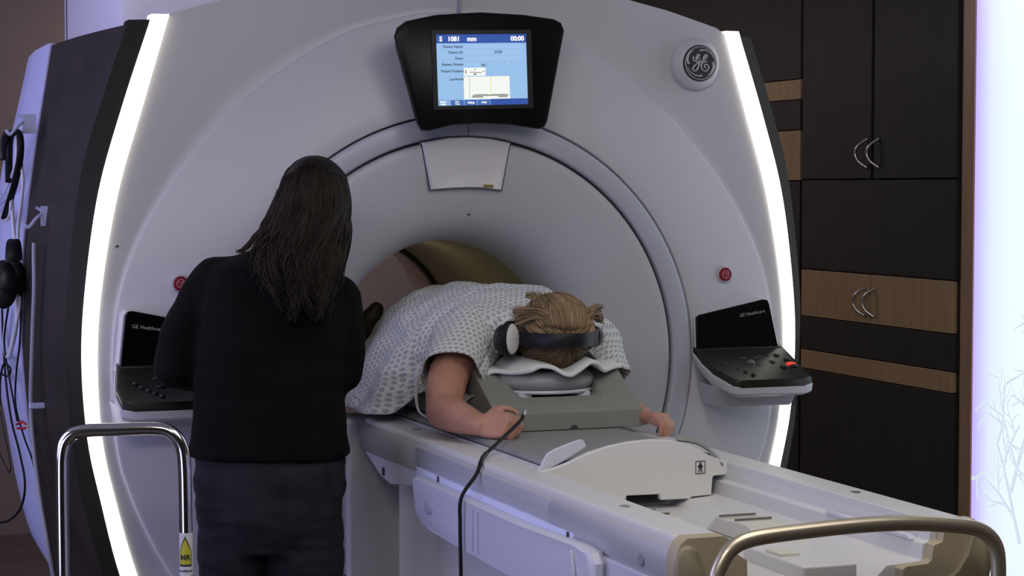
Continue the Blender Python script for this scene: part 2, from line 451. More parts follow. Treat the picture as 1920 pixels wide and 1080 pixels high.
for x, z, y in ((.003, 1.463, -.004), (-.928, 1.386, .048)):
    g = G(); g.tube([(x, y, z), (x, y+.008, z)], .0032, 12); g.o('microphone', GAP, MR)

# ---- overhead display
def roll(x, z, a=math.radians(1.9), c=(0, 1.84)):
    return (c[0]+(x-c[0])*math.cos(a)-(z-c[1])*math.sin(a), c[1]+(x-c[0])*math.sin(a)+(z-c[1])*math.cos(a))
DO = [(-.237, 1.925), (-.229, 1.948), (-.205, 1.966), (-.12, 1.985), (0, 1.995), (.12, 1.992), (.207, 1.983), (.228, 1.974), (.237, 1.955),
      (.189, 1.712), (.181, 1.696), (.165, 1.690), (.08, 1.701), (-.007, 1.703), (-.08, 1.698), (-.145, 1.682), (-.163, 1.683), (-.175, 1.70)]
dsc = lambda s: [(x*s, 1.84+(z-1.84)*s) for x, z in DO]
g = G(); g.loft([[(x, .04, z) for x, z in dsc(.80)], [(x, -.06, z) for x, z in dsc(.93)], [(x, -.10, z) for x, z in dsc(1)], [(x, -.11, z) for x, z in dsc(.985)], [(x, -.113, z) for x, z in dsc(.96)]])
DP = g.o('display_panel', mat('display_black', (.004, .004, .004), .32, spec=.16), MR, auto=40)
SW, SH = .2505, .185; SX0, SZ0 = -.1245, 1.7515
def sp(u, v, y): x, z = roll(SX0+u*SW, SZ0+v*SH); return (x, y, z)
def rect(u0, u1, v0, v1, y): return [sp(u0, v0, y), sp(u1, v0, y), sp(u1, v1, y), sp(u0, v1, y)]
g = G()
fr = .014
for (u0, u1, v0, v1) in ((-.05, 0, -.06, 1.06), (1, 1.055, -.06, 1.06), (0, 1, 1, 1.06), (0, 1, -.06, 0)):
    g.loft([rect(u0, u1, v0, v1, -.110), rect(u0, u1, v0, v1, -.118)])
g.o('screen_frame', BLACKP, DP, bevel=.001)
def slab(name, rs, m, y, label=None):
    for r in rs:
        g = G(); g.loft([rect(*r, y+.0008), rect(*r, y)]); g.o(name, m, DP, label=label)
slab('screen', [(0, 1, 0, 1)], emis('screen_blue', (.33, .55, .86), .95), -.1142, 'pale blue lit screen')
slab('title_bar', [(0, 1, .875, 1)], emis('screen_navy', (.035, .10, .42), .9), -.1152)
slab('tab_bar', [(.58, 1, 0, .085), ], MATS['screen_navy'], -.1152)
slab('tab', [(.0, .135, .0, .085)], emis('tab_light', (.26, .46, .78), .9), -.1152)
slab('tab', [(.14, .285, .0, .078), (.292, .43, 0, .078), (.437, .575, 0, .078)], emis('tab_mid', (.07, .17, .50), .9), -.1152)
slab('entry_field', [(.31, .965, .80, .85), (.31, .62, .72, .77), (.72, .965, .72, .77), (.31, .965, .635, .685), (.31, .49, .55, .60)], emis('field_blue', (.36, .58, .90), .95), -.1152)
slab('entry_field', [(.77, .80, .56, .60)], emis('field_pale', (.42, .60, .90), .95), -.1152)
slab('position_picture', [(.295, .535, .415, .53), (.29, .80, .085, .405)], emis('screen_white', (.95, .98, .93), .95), -.1153, 'white landmark picture area')
slab('table_outline', [(.385, .78, .125, .150), (.375, .50, .105, .13), (.67, .77, .105, .13), (.42, .55, .145, .155), (.6, .74, .145, .155), (.35, .354, .09, .4)], emis('screen_grey', (.42, .46, .42), .8), -.1160)
slab('landmark_line', [(.585, .592, .15, .40)], emis('screen_yellow', (.75, .80, .22), .95), -.1160)
g = G()
for a, b in (((.32, .47), (.32, .48)), ): pass
g.loft([rect(.31, .318, .445, .50, -.1156), rect(.31, .318, .445, .50, -.1164)])
g.loft([rect(.36, .42, .462, .470, -.1156), rect(.36, .42, .462, .470, -.1164)])
g.loft([rect(.42, .49, .455, .463, -.1156), rect(.42, .49, .455, .463, -.1164)])
g.loft([rect(.40, .43, .43, .445, -.1156), rect(.40, .43, .43, .445, -.1164)])
g.loft([rect(.415, .42, .49, .52, -.1156), rect(.415, .42, .49, .52, -.1164)])
g.loft([rect(.50, .525, .475, .482, -.1156), rect(.50, .525, .475, .482, -.1164)])
g.o('patient_diagram', emis('screen_dark', (.05, .08, .07), .6), DP)
def letters(name, items, m, y):
    for s, u, v, size, al, bold in items:
        vs, fs = text(s, size, lambda x, yy, z, u=u, v=v: sp(u+x/SW, v+yy/SH, y-z), al, bold=bold)
        g = G(); g.add(vs, fs); g.o(name, m, DP)
letters('screen_lettering', [('S', .035, .905, .017, 'LEFT', .0007), ('1081', .125, .905, .017, 'LEFT', .0007), ('mm', .34, .905, .017, 'LEFT', .0007), ('00:00', .975, .905, .017, 'RIGHT', .0007),
    ('Patient', .055, .045, .0062, 'CENTER', .0003), ('Setup', .055, .012, .0062, 'CENTER', .0003), ('Scan', .21, .045, .006, 'CENTER', .0002), ('Time', .21, .012, .006, 'CENTER', .0002), ('Gating', .36, .028, .007, 'CENTER', .0003), ('Coils', .505, .028, .007, 'CENTER', .0003)],
    emis('screen_letters', (.98, .99, 1), 1), -.1164)
letters('field_lettering', [('Patient Name', .29, .81, .0098, 'RIGHT', .0002), ('Patient ID', .29, .73, .0098, 'RIGHT', .0002), ('DOB', .64, .73, .0098, 'LEFT', .0002), ('Exam', .29, .645, .0098, 'RIGHT', .0002), ('Patient Weight', .29, .56, .0098, 'RIGHT', .0002),
    ('lbs.', .49, .55, .0098, 'LEFT', .0002), ('Patient Position', .29, .468, .0098, 'RIGHT', .0002), ('Landmark', .29, .355, .0098, 'RIGHT', .0002)], emis('screen_ink', (.06, .10, .17), .7), -.1164)

# ---- round monogram badge
bx, bz, by = .700, 1.884, .056
def disc(r0, y0, r1, y1, cx, cz, n=48): return [[(cx+r*math.cos(2*PI*i/n), y, cz+r*math.sin(2*PI*i/n)) for i in range(n)] for r, y in ((r0, y0), (r0, y1+.003), (r1, y1))]
g = G(); g.loft([[(bx+r*math.cos(2*PI*i/64), y, bz+r*math.sin(2*PI*i/64)) for i in range(64)] for r, y in ((.0735, by+.02), (.0735, by-.002), (.071, by-.008), (.060, by-.022), (.054, by-.026))])
badge = g.o('monogram_badge', WHITE, MR, auto=40)
g = G(); g.loft(disc(.0515, by-.022, .050, by-.030, bx, bz)); g.o('badge_face', mat('badge_charcoal', (.05, .05, .055), .35), badge)
SILV = mat('badge_silver', (.55, .55, .57), .3, metal=.4)
def bp(px, py): return (bx+(px-612)/290*.0497, by-.031, bz-(py-622)/338*.0497)
g = G()
ringp = [(bx+.0455*math.cos(2*PI*i/72), by-.031, bz+.0455*math.sin(2*PI*i/72)) for i in range(73)]
g.tube(ringp, .0013, 6)
strokes = [
 [(490, 500), (483, 540), (505, 582), (540, 562), (578, 510), (592, 470), (570, 458), (545, 500), (535, 560), (552, 602), (590, 590), (612, 540)],
 [(612, 535), (592, 620), (575, 700), (530, 765), (490, 765), (475, 728), (500, 682), (560, 625), (640, 590), (690, 545), (730, 495), (728, 462), (702, 463), (675, 510), (668, 560), (690, 592), (732, 584)],
 [(700, 596), (655, 612), (630, 660), (640, 730), (690, 770), (740, 752), (767, 700), (745, 655), (712, 645), (688, 672), (695, 702), (714, 712)]]
for s in strokes: g.tube(spline([bp(*p) for p in s], 5), .0022, 6)
for s in ([(604, 388), (640, 372), (720, 380), (800, 430), (850, 520)], [(832, 598), (848, 650), (840, 720), (800, 800), (740, 855)], [(636, 852), (600, 866), (520, 850), (430, 790), (378, 700)], [(402, 640), (384, 600), (385, 530), (420, 440), (490, 375)]):
    q = spline([bp(*p) for p in s], 5); k = len(q)
    g.tube(q, [.0036*(1-.75*i/(k-1)) for i in range(k)], 6)
g.o('monogram', SILV, badge, smooth=True)
# ---- emergency stop buttons
for sx in (.773, -.775):
    z = 1.290; y = .014
    g = G(); g.loft([[(sx+r*math.cos(2*PI*i/40), yy, z+r*math.sin(2*PI*i/40)) for i in range(40)] for r, yy in ((.024, y+.02), (.024, y-.004), (.021, y-.006))])
    sb = g.o('stop_button', WHITE2, MR, auto=40)
    g = G(); g.loft([[(sx+r*math.cos(2*PI*i/40), yy, z+r*math.sin(2*PI*i/40)) for i in range(40)] for r, yy in ((.0195, y), (.0195, y-.007), (.0175, y-.010))])
    g.o('button_cap', RED, sb, auto=40, label='red push cap')
    g = G()
    g.tube([(sx+.0105*math.cos(2*PI*i/30), y-.0105, z+.0105*math.sin(2*PI*i/30)) for i in range(31)], .0011, 6)
    g.tube([(sx+.008*math.cos(a), y-.0105, z+.008*math.sin(a)) for a in (PI/6, 5*PI/6, 3*PI/2, PI/6)], .0011, 6)
    g.tube([(sx, y-.0105, z+.002), (sx, y-.0105, z-.002)], .0011, 6)
    g.o('button_symbol', PINK, sb)
# ---- control consoles on both sides
def console(sg):
    X = lambda x: sg*x
    yb = -.005
    outer = [(.672, 1.172), (.68, 1.178), (.882, 1.2185), (.893, 1.217), (.900, 1.205), (.930, 1.082), (.94, 1.07), (.688, 1.065), (.674, 1.09)]
    if sg < 0: outer = [(.672, 1.172), (.68, 1.178), (.903, 1.224), (.914, 1.223), (.922, 1.211), (.936, 1.082), (.94, 1.07), (.688, 1.065), (.674, 1.09)]
    g = G()
    sc = lambda s: [(.80+(x-.80)*s, 1.135+(z-1.135)*s) for x, z in outer]
    g.loft([[(X(x), .06, z-.0) for x, z in sc(1.045)], [(X(x), yb-.004, z) for x, z in sc(1.03)]])
    # white tray under the keypad
    trayo = [(.668, .0, 1.085), (.672, -.05, 1.055), (.682, -.10, 1.028), (.71, -.165, 1.004), (.73, -.178, 1.0), (.93, -.178, 1.0), (.958, -.165, 1.004), (.962, -.10, 1.028), (.955, -.05, 1.055), (.945, .0, 1.085)]
    def tray(dz, s=1.0): return [(X(.81+(x-.81)*s), y, z+dz) for x, y, z in trayo]
    g.loft([tray(-.012, 1.02), tray(-.034, 1.0), [(X(.81+(x-.81)*.97), y*.9, z-.042) for x, y, z in trayo]])
    body = [(.678, .05), (.685, -.10), (.72, -.145), (.93, -.145), (.95, -.10), (.955, .05)]
    b2 = [(.70, .05), (.702, -.075), (.745, -.10), (.925, -.10), (.935, -.075), (.94, .05)]
    g.loft([[(X(x), y, .985+.15*max(0, y)) for x, y in body], [(X(x), y, .925) for x, y in b2]])
    co = g.o('control_console', WHITE, MR, bevel=.004)
    g = G(); g.loft([[(X(x), yb-.002, z) for x, z in sc(1.0)], [(X(x), yb-.012, z) for x, z in sc(1.0)], [(X(x), yb-.014, z) for x, z in sc(.985)]])
    g.o('touch_screen', BLACKG, co, auto=40)
    ko = trayo
    g = G()
    g.loft([tray(-.014, .985), tray(.004, .985), tray(.0075, .96)])
    g.tube([(X(.675), yb-.012, 1.079), (X(.80), yb-.016, 1.08), (X(.935), yb-.012, 1.08)], .006, 8)
    g.o('keypad', mat('keypad_black', (.020, .020, .016), .32, spec=.4), co, auto=35)
    def kp(u, v):      # point on the sloping keypad, u across (0 inner) v towards the front
        y = -.03-.135*v; z = interp([(-.178, 1.0), (-.165, 1.004), (-.10, 1.028), (-.05, 1.055), (0, 1.085)], y)+.0105
        return Vector((X(.69+.255*(u if sg > 0 else 1-u)), y, z))
    def key(u, v, r=.0065, w=1.6, m=BLACKP, name='key'):
        p = kp(u, v); g = G()
        n = Vector((0, -.42, .9)).normalized()
        rot = Matrix.Rotation(math.radians(25), 3, 'X')
        g.ell(p, r*w*1.1, r*1.1, .0055, rot, 14, 8); g.o(name, m, co, smooth=True)
    for u, v in ((.14, .42), (.19, .54), (.25, .66), (.30, .78), (.36, .90)): key(u, v, .0055, 1.2, BLACKP)
    for u, v in ((.60, .22), (.71, .2), (.83, .2), (.72, .42), (.82, .60), (.93, .34)): key(u, v)
    key(.93, .50, .008, 2.0, REDE if sg > 0 else RED, 'red_key')
    key(.95, .58, .006, 1.8)
    for k in range(4):
        a = PI/4+k*PI/2
        key(.45+.10*math.cos(a)*1.0, .40+.18*math.sin(a), .006, 2.2)
    p = kp(.45, .42); g = G(); g.ell(p, .014, .014, .011, None, 20, 10); g.o('trackball', mat('trackball_grey', (.10, .10, .10), .12), co, smooth=True)
    # lettering on the black glass
    vs, fs = text('GE Healthcare', .0135, lambda x, y, z: (((.905-.1+x) if sg > 0 else (-.905+x)), yb-.0148-z, 1.175+y+(.02*x if sg > 0 else 0)+(.13*(x-.04) if sg > 0 else -.13*(x-.05))))
    g = G(); g.add(vs, fs); g.o('screen_lettering', emis('faint_letters', (.32, .33, .36), .35), co)
    return co
console(1); console(-1)

# ---- hooks on the left side for the hanging gear
def hook(x, y, z, s=1.0):
    g = G()
    g.box(x-.006, x+.03, y-.011*s, y+.011*s, z-.035*s, z+.05*s)
    g.tube(spline([(x, y, z+.02*s), (x-.03*s, y-.012, z+.0), (x-.055*s, y-.02, z-.028*s), (x-.07*s, y-.02, z-.04*s), (x-.085*s, y-.02, z-.02*s)], 4), .0048, 8)
    g.tube(spline([(x-.004, y, z+.03*s), (x-.03*s, y, z+.045*s)], 3), .004, 8)
    return g.o('wall_hook', COVER, MR, auto=40)
hook(-1.075, .34, 1.455, .62); hook(-1.096, .54, 1.705, .62); hook(-1.128, .72, 1.49, .62)

# ------------------------------------------------------------------ patient table
TB = thing('patient_table', 'white and grey MRI patient table docked at the bore, with push handle', 'table', (0, -1.0, 0))
def rail(sg):
    X = lambda x: sg*x
    g = G(); pf = [(.212, .93), (.283, .93), (.291, .9285), (.296, .922), (.297, .912), (.285, .90), (.212, .90)]
    g.loft([[(X(x), y, z) for x, z in pf] for y in (-.02, -1.945)])
    r = g.o('side_rail', TABLE, TB, bevel=.002)
    def bumper(y0, y1, zb, m, bulge=.0):
        g = G(); pf = [(.286, .919), (.299, .917), (.307, .911), (.312+bulge, .90), (.314+bulge, .885), (.312+bulge, zb+.012), (.305, zb), (.27, zb), (.27, .91)]
        def lp(y, s): return [(X(.285+(x-.285)*s), y, z) for x, z in pf]
        g.loft([lp(y0, .9), lp(y0-.006, 1), lp(y1+.006, 1), lp(y1, .9)])
        return g.o('bumper', m, TB, auto=40)
    bumper(-.005, -.50, .848, BUMPD)
    bumper(-.49, -1.375, .866, BUMP, -.003)
    b3 = bumper(-1.375, -1.955, .845, BUMP)
    if sg < 0:
        g = G(); g.tube([(X(.311), -1.84, .872), (X(.3165), -1.84, .872)], .012, 18); g.o('bolt_cap', HOSEG, b3)
        g = G(); g.loft([[(X(x), y, z) for y, z in ((-.06, .847), (-.30, .847), (-.50, .866), (-.53, .85), (-.53, .818), (-.28, .79), (-.2, .80), (-.06, .842))] for x in (.26, .306)])
        br = g.o('bracket', ARMB, TB, bevel=.004)
        g = G(); g.box(X(.309), X(.30), -.235, -.22, .805, .825); g.o('slot', GAP, br)
    for y in (-.33, -1.62):
        g = G(); g.tube([(X(.250), y, .928), (X(.250), y, .9325)], .0105, 20); o = g.o('latch_button', SATIN, TB, auto=40)
        o.scale = (1, 1, 1)
    # strip of light plastic between rail and mattress
    g = G()
    g.box(X(.204), X(.212), -1.12, -.05, .905, .933); g.box(X(.198), X(.203), -1.12, -.05, .905, .930)
    g.o('guide_track', HOSEW, TB, bevel=.001)
rail(-1); rail(1)
# end caps
capL = [(-.290, .932), (-.218, .932), (-.205, .924), (-.199, .905), (-.185, .893), (-.172, .886), (-.168, .74), (-.30, .74), (-.311, .80), (-.3145, .88), (-.312, .905), (-.303, .922)]
capR = [(.228, .926), (.236, .930), (.290, .932), (.303, .924), (.318, .915), (.327, .905), (.326, .862), (.318, .836), (.305, .828), (.30, .74), (.135, .74), (.138, .848), (.146, .853), (.19, .855), (.199, .862), (.203, .888), (.222, .894)]
for c in (capL, capR):
    cx0 = sum(p[0] for p in c)/len(c); cz0 = sum(p[1] for p in c)/len(c)
    g = G(); g.loft([[(x, -1.945, z) for x, z in c], [(x, -1.972, z) for x, z in c], [(cx0+(x-cx0)*.975, -1.978, cz0+(z-cz0)*.982) for x, z in c]])
    ec = g.o('end_cap', TAN, TB, auto=40, label='tan plastic end cap')
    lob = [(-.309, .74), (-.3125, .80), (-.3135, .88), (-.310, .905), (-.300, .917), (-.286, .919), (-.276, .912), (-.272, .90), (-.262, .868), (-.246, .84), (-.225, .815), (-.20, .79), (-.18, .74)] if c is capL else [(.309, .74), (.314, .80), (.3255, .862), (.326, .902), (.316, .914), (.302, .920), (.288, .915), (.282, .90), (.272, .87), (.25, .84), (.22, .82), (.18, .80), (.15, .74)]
    g = G(); g.loft([[(x, -1.972, z) for x, z in lob], [(x, -1.984, z) for x, z in lob], [(-.26*(1 if c is capL else -1)+(x+.26*(1 if c is capL else -1))*.93, -1.989, .83+(z-.83)*.95) for x, z in lob]]); g.o('cap_shade_lobe', TAND, ec, auto=60)  # shaded curve of the cap, put in as a darker tan piece
# trough
tr = [(.214, .928), (.214, .926), (.208, .892), (.196, .888), (.192, .858), (.12, .853), (.10, .835), (-.16, .835), (-.20, .86), (-.214, .90), (-.214, .928), (-.225, .928), (-.225, .79), (.225, .79), (.225, .928)]
g = G(); g.loft([[(x, y, z) for x, z in tr] for y in (-.05, -1.955)]); g.o('trough', TABLE, TB, bevel=.003)
g = G(); g.box(-.05, .06, -1.72, -1.955, .82, .862); g.o('centre_spine', TABLE, TB, bevel=.005)
g = G(); g.box(-.045, -.005, -1.80, -1.86, .860, .868); g.o('spine_pad', CREAM, TB, bevel=.001)
for (x0, x1, y0, y1) in ((-.15, -.05, -1.28, -1.58), (.03, .12, -1.40, -1.70)):
    g = G(); g.loft([[(x, y, z) for y, z in ((y0, .836), (y0-.04, .866), (y0-.17, .872), (y1+.02, .848), (y1, .836))] for x in (x0, x1)])
    rp = g.o('guide_ramp', CREAM, TB, bevel=.002)
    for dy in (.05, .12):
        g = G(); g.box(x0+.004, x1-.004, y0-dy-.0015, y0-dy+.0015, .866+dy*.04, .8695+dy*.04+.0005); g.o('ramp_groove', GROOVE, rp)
g = G()
for y in (-1.66, -1.86):
    g = G(); g.loft([[(.196+dx, yy, z) for yy, z in ((y-.06, .889), (y-.05, .897), (y+.05, .897), (y+.06, .889))] for dx in (-.006, .010)])
    g.o('ledge_pad', HOSEW, TB, bevel=.002)
# white end shield of the cradle
SHD = [(-.235, .93), (-.20, .935), (-.16, .948), (-.118, .966), (-.07, .978), (-.024, .985), (.03, .988), (.077, .985), (.115, .974), (.15, .958), (.175, .944), (.194, .938), (.2, .934), (.218, .930), (.211, .902), (.182, .901), (.178, .898), (.175, .859), (.127, .857), (.124, .853), (.052, .854), (.05, .867), (-.029, .868), (-.032, .84), (-.19, .84), (-.20, .88), (-.214, .925)]
g = G(); g.prism(SHD, 'y', -1.128, -1.112)
shd = g.o('end_shield', mat('shield_plastic', (.72, .72, .71), .42), TB, bevel=.003)
g = G()
def sy(u, v): return (.147+(u-.5)*.0235, -1.1292, .9215+(v-.5)*.0285)
def qd(u0, u1, v0, v1): g.loft([[sy(u0, v0), sy(u1, v0), sy(u1, v1), sy(u0, v1)], [tuple(Vector(sy(a, b))+Vector((0, .001, 0))) for a, b in ((u0, v0), (u1, v0), (u1, v1), (u0, v1))]])
for r in ((0, 1, 0, .05), (0, 1, .95, 1), (0, .05, 0, 1), (.95, 1, 0, 1)): qd(*r)
def pg(pts): g.loft([[sy(a, b) for a, b in pts], [tuple(Vector(sy(a, b))+Vector((0, .001, 0))) for a, b in pts]])
pg([(.5+.085*math.cos(2*PI*i/16), .84+.07*math.sin(2*PI*i/16)) for i in range(16)])
pg([(.37, .74), (.63, .74), (.66, .66), (.62, .42), (.38, .42), (.34, .66)])
pg([(.36, .73), (.22, .50), (.27, .46), (.41, .64)]); pg([(.64, .73), (.59, .64), (.73, .46), (.78, .50)])
pg([(.38, .44), (.50, .44), (.36, .10), (.28, .12)]); pg([(.50, .44), (.62, .44), (.72, .12), (.64, .10)])
g.o('body_symbol', BLACKP, shd)
# translucent lip at the left and grey wing at the right behind the shield
g = G(); g.prism([(-.228, .928), (-.219, .94), (-.213, .953), (-.204, .966), (-.185, .975), (-.155, .985), (-.128, .993), (-.120, .990), (-.113, .976), (-.15, .955), (-.19, .935), (-.20, .925)], 'y', -1.096, -1.106)
g.o('retaining_lip', HOSEW, TB, bevel=.003)
g = G(); q = [(.12, -1.05, .988), (.16, -1.06, .981), (.19, -1.07, .962), (.212, -1.09, .934)]
g.loft([[(x, y, z), (x, y-.004, z), (x-.012, y-.045, z-.008), (x-.012, y-.04, z-.012)] for x, y, z in spline(q, 4)])
g.o('retaining_lip', PAD, TB, smooth=True, label='grey lip')
# folded arm board on the left side
ab = [(-.575, .846), (-.585, .82), (-.605, .775), (-.65, .752), (-.72, .744), (-1.15, .736), (-1.55, .730), (-1.66, .735), (-1.688, .76), (-1.69, .838), (-1.67, .856), (-1.62, .861), (-1.30, .852), (-.60, .855)]
g = G(); cxy = (-1.15, .81)
g.loft([[(x, cxy[0]+(y-cxy[0])*s, cxy[1]+(z-cxy[1])*s) for y, z in ab] for x, s in ((-.31, .97), (-.325, 1), (-.338, 1), (-.345, .985), (-.348, .96))])
abo = g.o('arm_board', ARMB, TB, auto=35)
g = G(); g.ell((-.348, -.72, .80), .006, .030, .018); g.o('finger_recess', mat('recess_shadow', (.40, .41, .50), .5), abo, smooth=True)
g = G()
for y in (-1.03, -1.065): g.box(-.3492, -.345, y-.0012, y+.0012, .75, .842)
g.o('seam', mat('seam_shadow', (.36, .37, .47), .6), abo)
g = G(); g.tube(spline([(-.35, -1.60, .85), (-.352, -1.615, .80), (-.352, -1.60, .77), (-.35, -1.53, .755)], 6), [.004]*19, 8); g.o('grip_edge', ARMB, abo, smooth=True)
g = G(); g.box(-.3165, -.29, -.53, -1.52, .83, .867); bs = g.o('back_strip', mat('strip_plastic', (.72, .75, .98), .35), TB, bevel=.002)
for y in (-.70, -1.50):
    g = G(); g.box(-.3195, -.317, y-.004, y+.004, .846, .867); g.o('slot', GAP, bs)
g = G(); g.box(-.316, -.27, -1.50, -1.95, .80, .848); g.o('lower_strip', ARMB, TB, bevel=.004)
g = G(); g.box(.27, .316, -.5, -1.95, .80, .848); g.o('lower_strip', ARMB, TB, bevel=.004)
# base
g = G(); pf = [(-.25, .80), (.25, .80), (.25, .30), (.22, .05), (-.22, .05), (-.25, .30)]
g.loft([[(x, y, z) for x, z in pf] for y in (-.16, -1.86)]); g.o('table_base', PEDE, TB, bevel=.02, seg=4)
g = G(); g.box(-.36, .36, -.30, -.20, .02, .055)
g.box(-.36, .36, -1.82, -1.72, .02, .055)
for x in (-.33, .33):
    for y in (-.25, -1.77): g.tube([(x-.02, y, .055), (x+.02, y, .055)], .055, 20)
g.o('caster', BLACKP, TB)
# push handle
hp = [(-.20, -1.96, .70), (-.27, -2.05, .72), (-.297, -2.10, .80), (-.295, -2.10, .875), (-.282, -2.10, .912), (-.262, -2.10, .935), (-.225, -2.10, .947), (-.15, -2.10, .953), (-.03, -2.10, .9575), (.07, -2.10, .956), (.17, -2.10, .946), (.215, -2.10, .937), (.242, -2.10, .920), (.256, -2.10, .895), (.2595, -2.10, .85), (.259, -2.10, .79), (.23, -2.05, .72), (.18, -1.96, .70)]
G().tube(spline(hp, 6), .0136, 16).o('push_handle', STEEL, TB, smooth=True)
g = G(); g.box(-.27, .27, -1.86, -1.962, .62, .80); g.o('end_plate', PEDE, TB, bevel=.01)
# dock pedestal of the scanner on which the table locks
g = G(); pf = [(-.345, .02), (.345, .02), (.345, .925), (-.345, .925)]
g.loft([[(x, y, z) for x, z in pf] for y in (.15, -.03)]); pdl = g.o('dock_pedestal', PEDE, MR, bevel=.012, seg=3)
g = G(); g.tube([(-.347, .045, .843), (-.352, .045, .843)], .012, 20); g.tube([(-.352, .045, .843), (-.356, .045, .843)], .007, 6); g.o('bolt', HOSEG, pdl)
g = G(); g.tube(spline([(-.347, .14, .55), (-.349, .06, .53), (-.349, -.03, .50)], 5), .005, 8); g.o('seam', GAP, pdl)

# mattress pad
g = G(); pf = [(-.196, .929), (-.2, .936), (-.19, .946), (.19, .946), (.2, .936), (.196, .929)]
g.loft([[(x, y, z) for x, z in pf] for y in (1.0, -1.06, -1.085)])
mp = tag(g.o('mattress_pad', PAD, None, bevel=.003), 'flat grey vinyl mattress pad along the patient table', 'mattress')

# ------------------------------------------------------------------ breast coil under the torso
CO = thing('breast_coil', 'white rigid breast coil box under the lying patient', 'coil', (.02, 0, .95))
g = G(); g.loft([[(x, y, z) for x, y in ((-.155, -.19), (-.10, -.215), (.16, -.215), (.215, -.19), (.215, .22), (-.155, .22))] for z in (.947, 1.02, 1.03)])
g.o('coil_housing', mat('coil_plastic', (.58, .58, .66), .4), CO, bevel=.006)
g = G(); g.box(-.160, -.152, -.185, .2, .985, .992); g.o('trim_line', HOSEG, CO)

# ------------------------------------------------------------------ foam headrest wedge
HB = thing('foam_headrest', 'grey foam wedge headrest with a face cushion in its notch', 'headrest', (.06, -.42, .946))
YF0 = -.588
full = [(YF0, .947), (YF0, .991), (-.531, 1.022), (-.425, 1.0815), (-.40, 1.083), (-.225, 1.083), (-.225, .947)]
notch = [(YF0, .947), (YF0, .991), (-.531, 1.022), (-.515, 1.021), (-.45, 1.016), (-.225, 1.016), (-.225, .947)]
def mixp(t): return [(a[0]+(b[0]-a[0])*t, a[1]+(b[1]-a[1])*t) for a, b in zip(full, notch)]
g = G(); g.loft([[(x, y, z) for y, z in mixp(t)] for x, t in ((-.134, 0), (-.082, 0), (-.064, .35), (-.048, .9), (-.04, 1), (.150, 1), (.163, .9), (.168, .35), (.172, 0), (.251, 0))])
g.o('foam_block', FOAM, HB, bevel=.003)
g = G(); g.tube([(.068, -.5895, .9475), (.068, -.52, .9475)], .011, 16); g.o('edge_notch', GAP, HB)
cc0 = Vector((.052, -.415, 0)); 
def hs(a, r): return cc0+Vector((r*1.12*math.sin(a), -r*math.cos(a), 0))
g = G(); ls = []
for i in range(41):
    a = math.radians(-150+300*i/40)
    zt = 1.078+.010*abs(math.sin(a))**2
    sec = []
    for j in range(14):
        b = 2*PI*j/14
        rr = .078+.040*math.cos(b); zz = 1.056+(.5*(zt-1.030))*math.sin(b)*(1.05)
        p = hs(a, rr); sec.append((p.x, p.y, zz))
    ls.append(sec)
g.loft(ls); g.o('face_cushion', CUSH, HB, smooth=True)
g = G(); ls = []
for i in range(41):
    a = math.radians(-150+300*i/40)
    ls.append([tuple(hs(a, r)+Vector((0, 0, z))) for r, z in ((.05, 1.028), (.112, 1.028), (.114, 1.032), (.112, 1.036), (.05, 1.036))])
g.loft(ls); g.o('cushion_frame', HOSEW, HB, auto=40)
for x in (-.025, .13):
    g = G(); g.box(x-.018, x+.018, -.50, -.44, 1.0155, 1.03); g.o('frame_post', HOSEW, HB, bevel=.002)
g = G(); g.box(-.002, .108, -.47, -.455, 1.0155, 1.0265); g.o('dark_block', GAP, HB)  # dark block filling the space between the posts

# ------------------------------------------------------------------ folded cloth under the face
def cloth():
    g = G(); nx, ny = 60, 16
    prof = [(-.112, 1.071), (-.09, 1.085), (-.06, 1.086), (-.03, 1.094), (0, 1.104), (.03, 1.100), (.055, 1.088), (.075, 1.086), (.105, 1.098), (.13, 1.110), (.148, 1.109), (.165, 1.096), (.19, 1.087), (.22, 1.086), (.255, 1.09)]
    top = []
    for j in range(ny+1):
        v = j/ny; row = []
        for i in range(nx+1):
            u = i/nx; x = -.112+.367*u
            y = -.535+.22*v+.014*math.sin(u*9)-.012*(1-v)*math.sin(u*PI)+(.06 if 0 else 0)
            y += (.105*(1-v))*max(0, 1-u/.25) + (.085*(1-v))*max(0, (u-.72)/.28)
            z = interp(prof, x)+.006*math.sin(u*22+v*3)*(.3+.7*(1-v))*.5-.012*(1-v)**3
            row.append((x, y, z))
        top.append(row)
    g.loft(top, closed=False, cap=False)
    o = g.o('folded_towel', CLOTH, None, smooth=True)
    s = o.modifiers.new('t', 'SOLIDIFY'); s.thickness = .010; s.offset = 1
    b = o.modifiers.new('b', 'BEVEL'); b.width = .003; b.segments = 2
    tag(o, 'white folded towel draped over the face cushion', 'towel')
cloth()

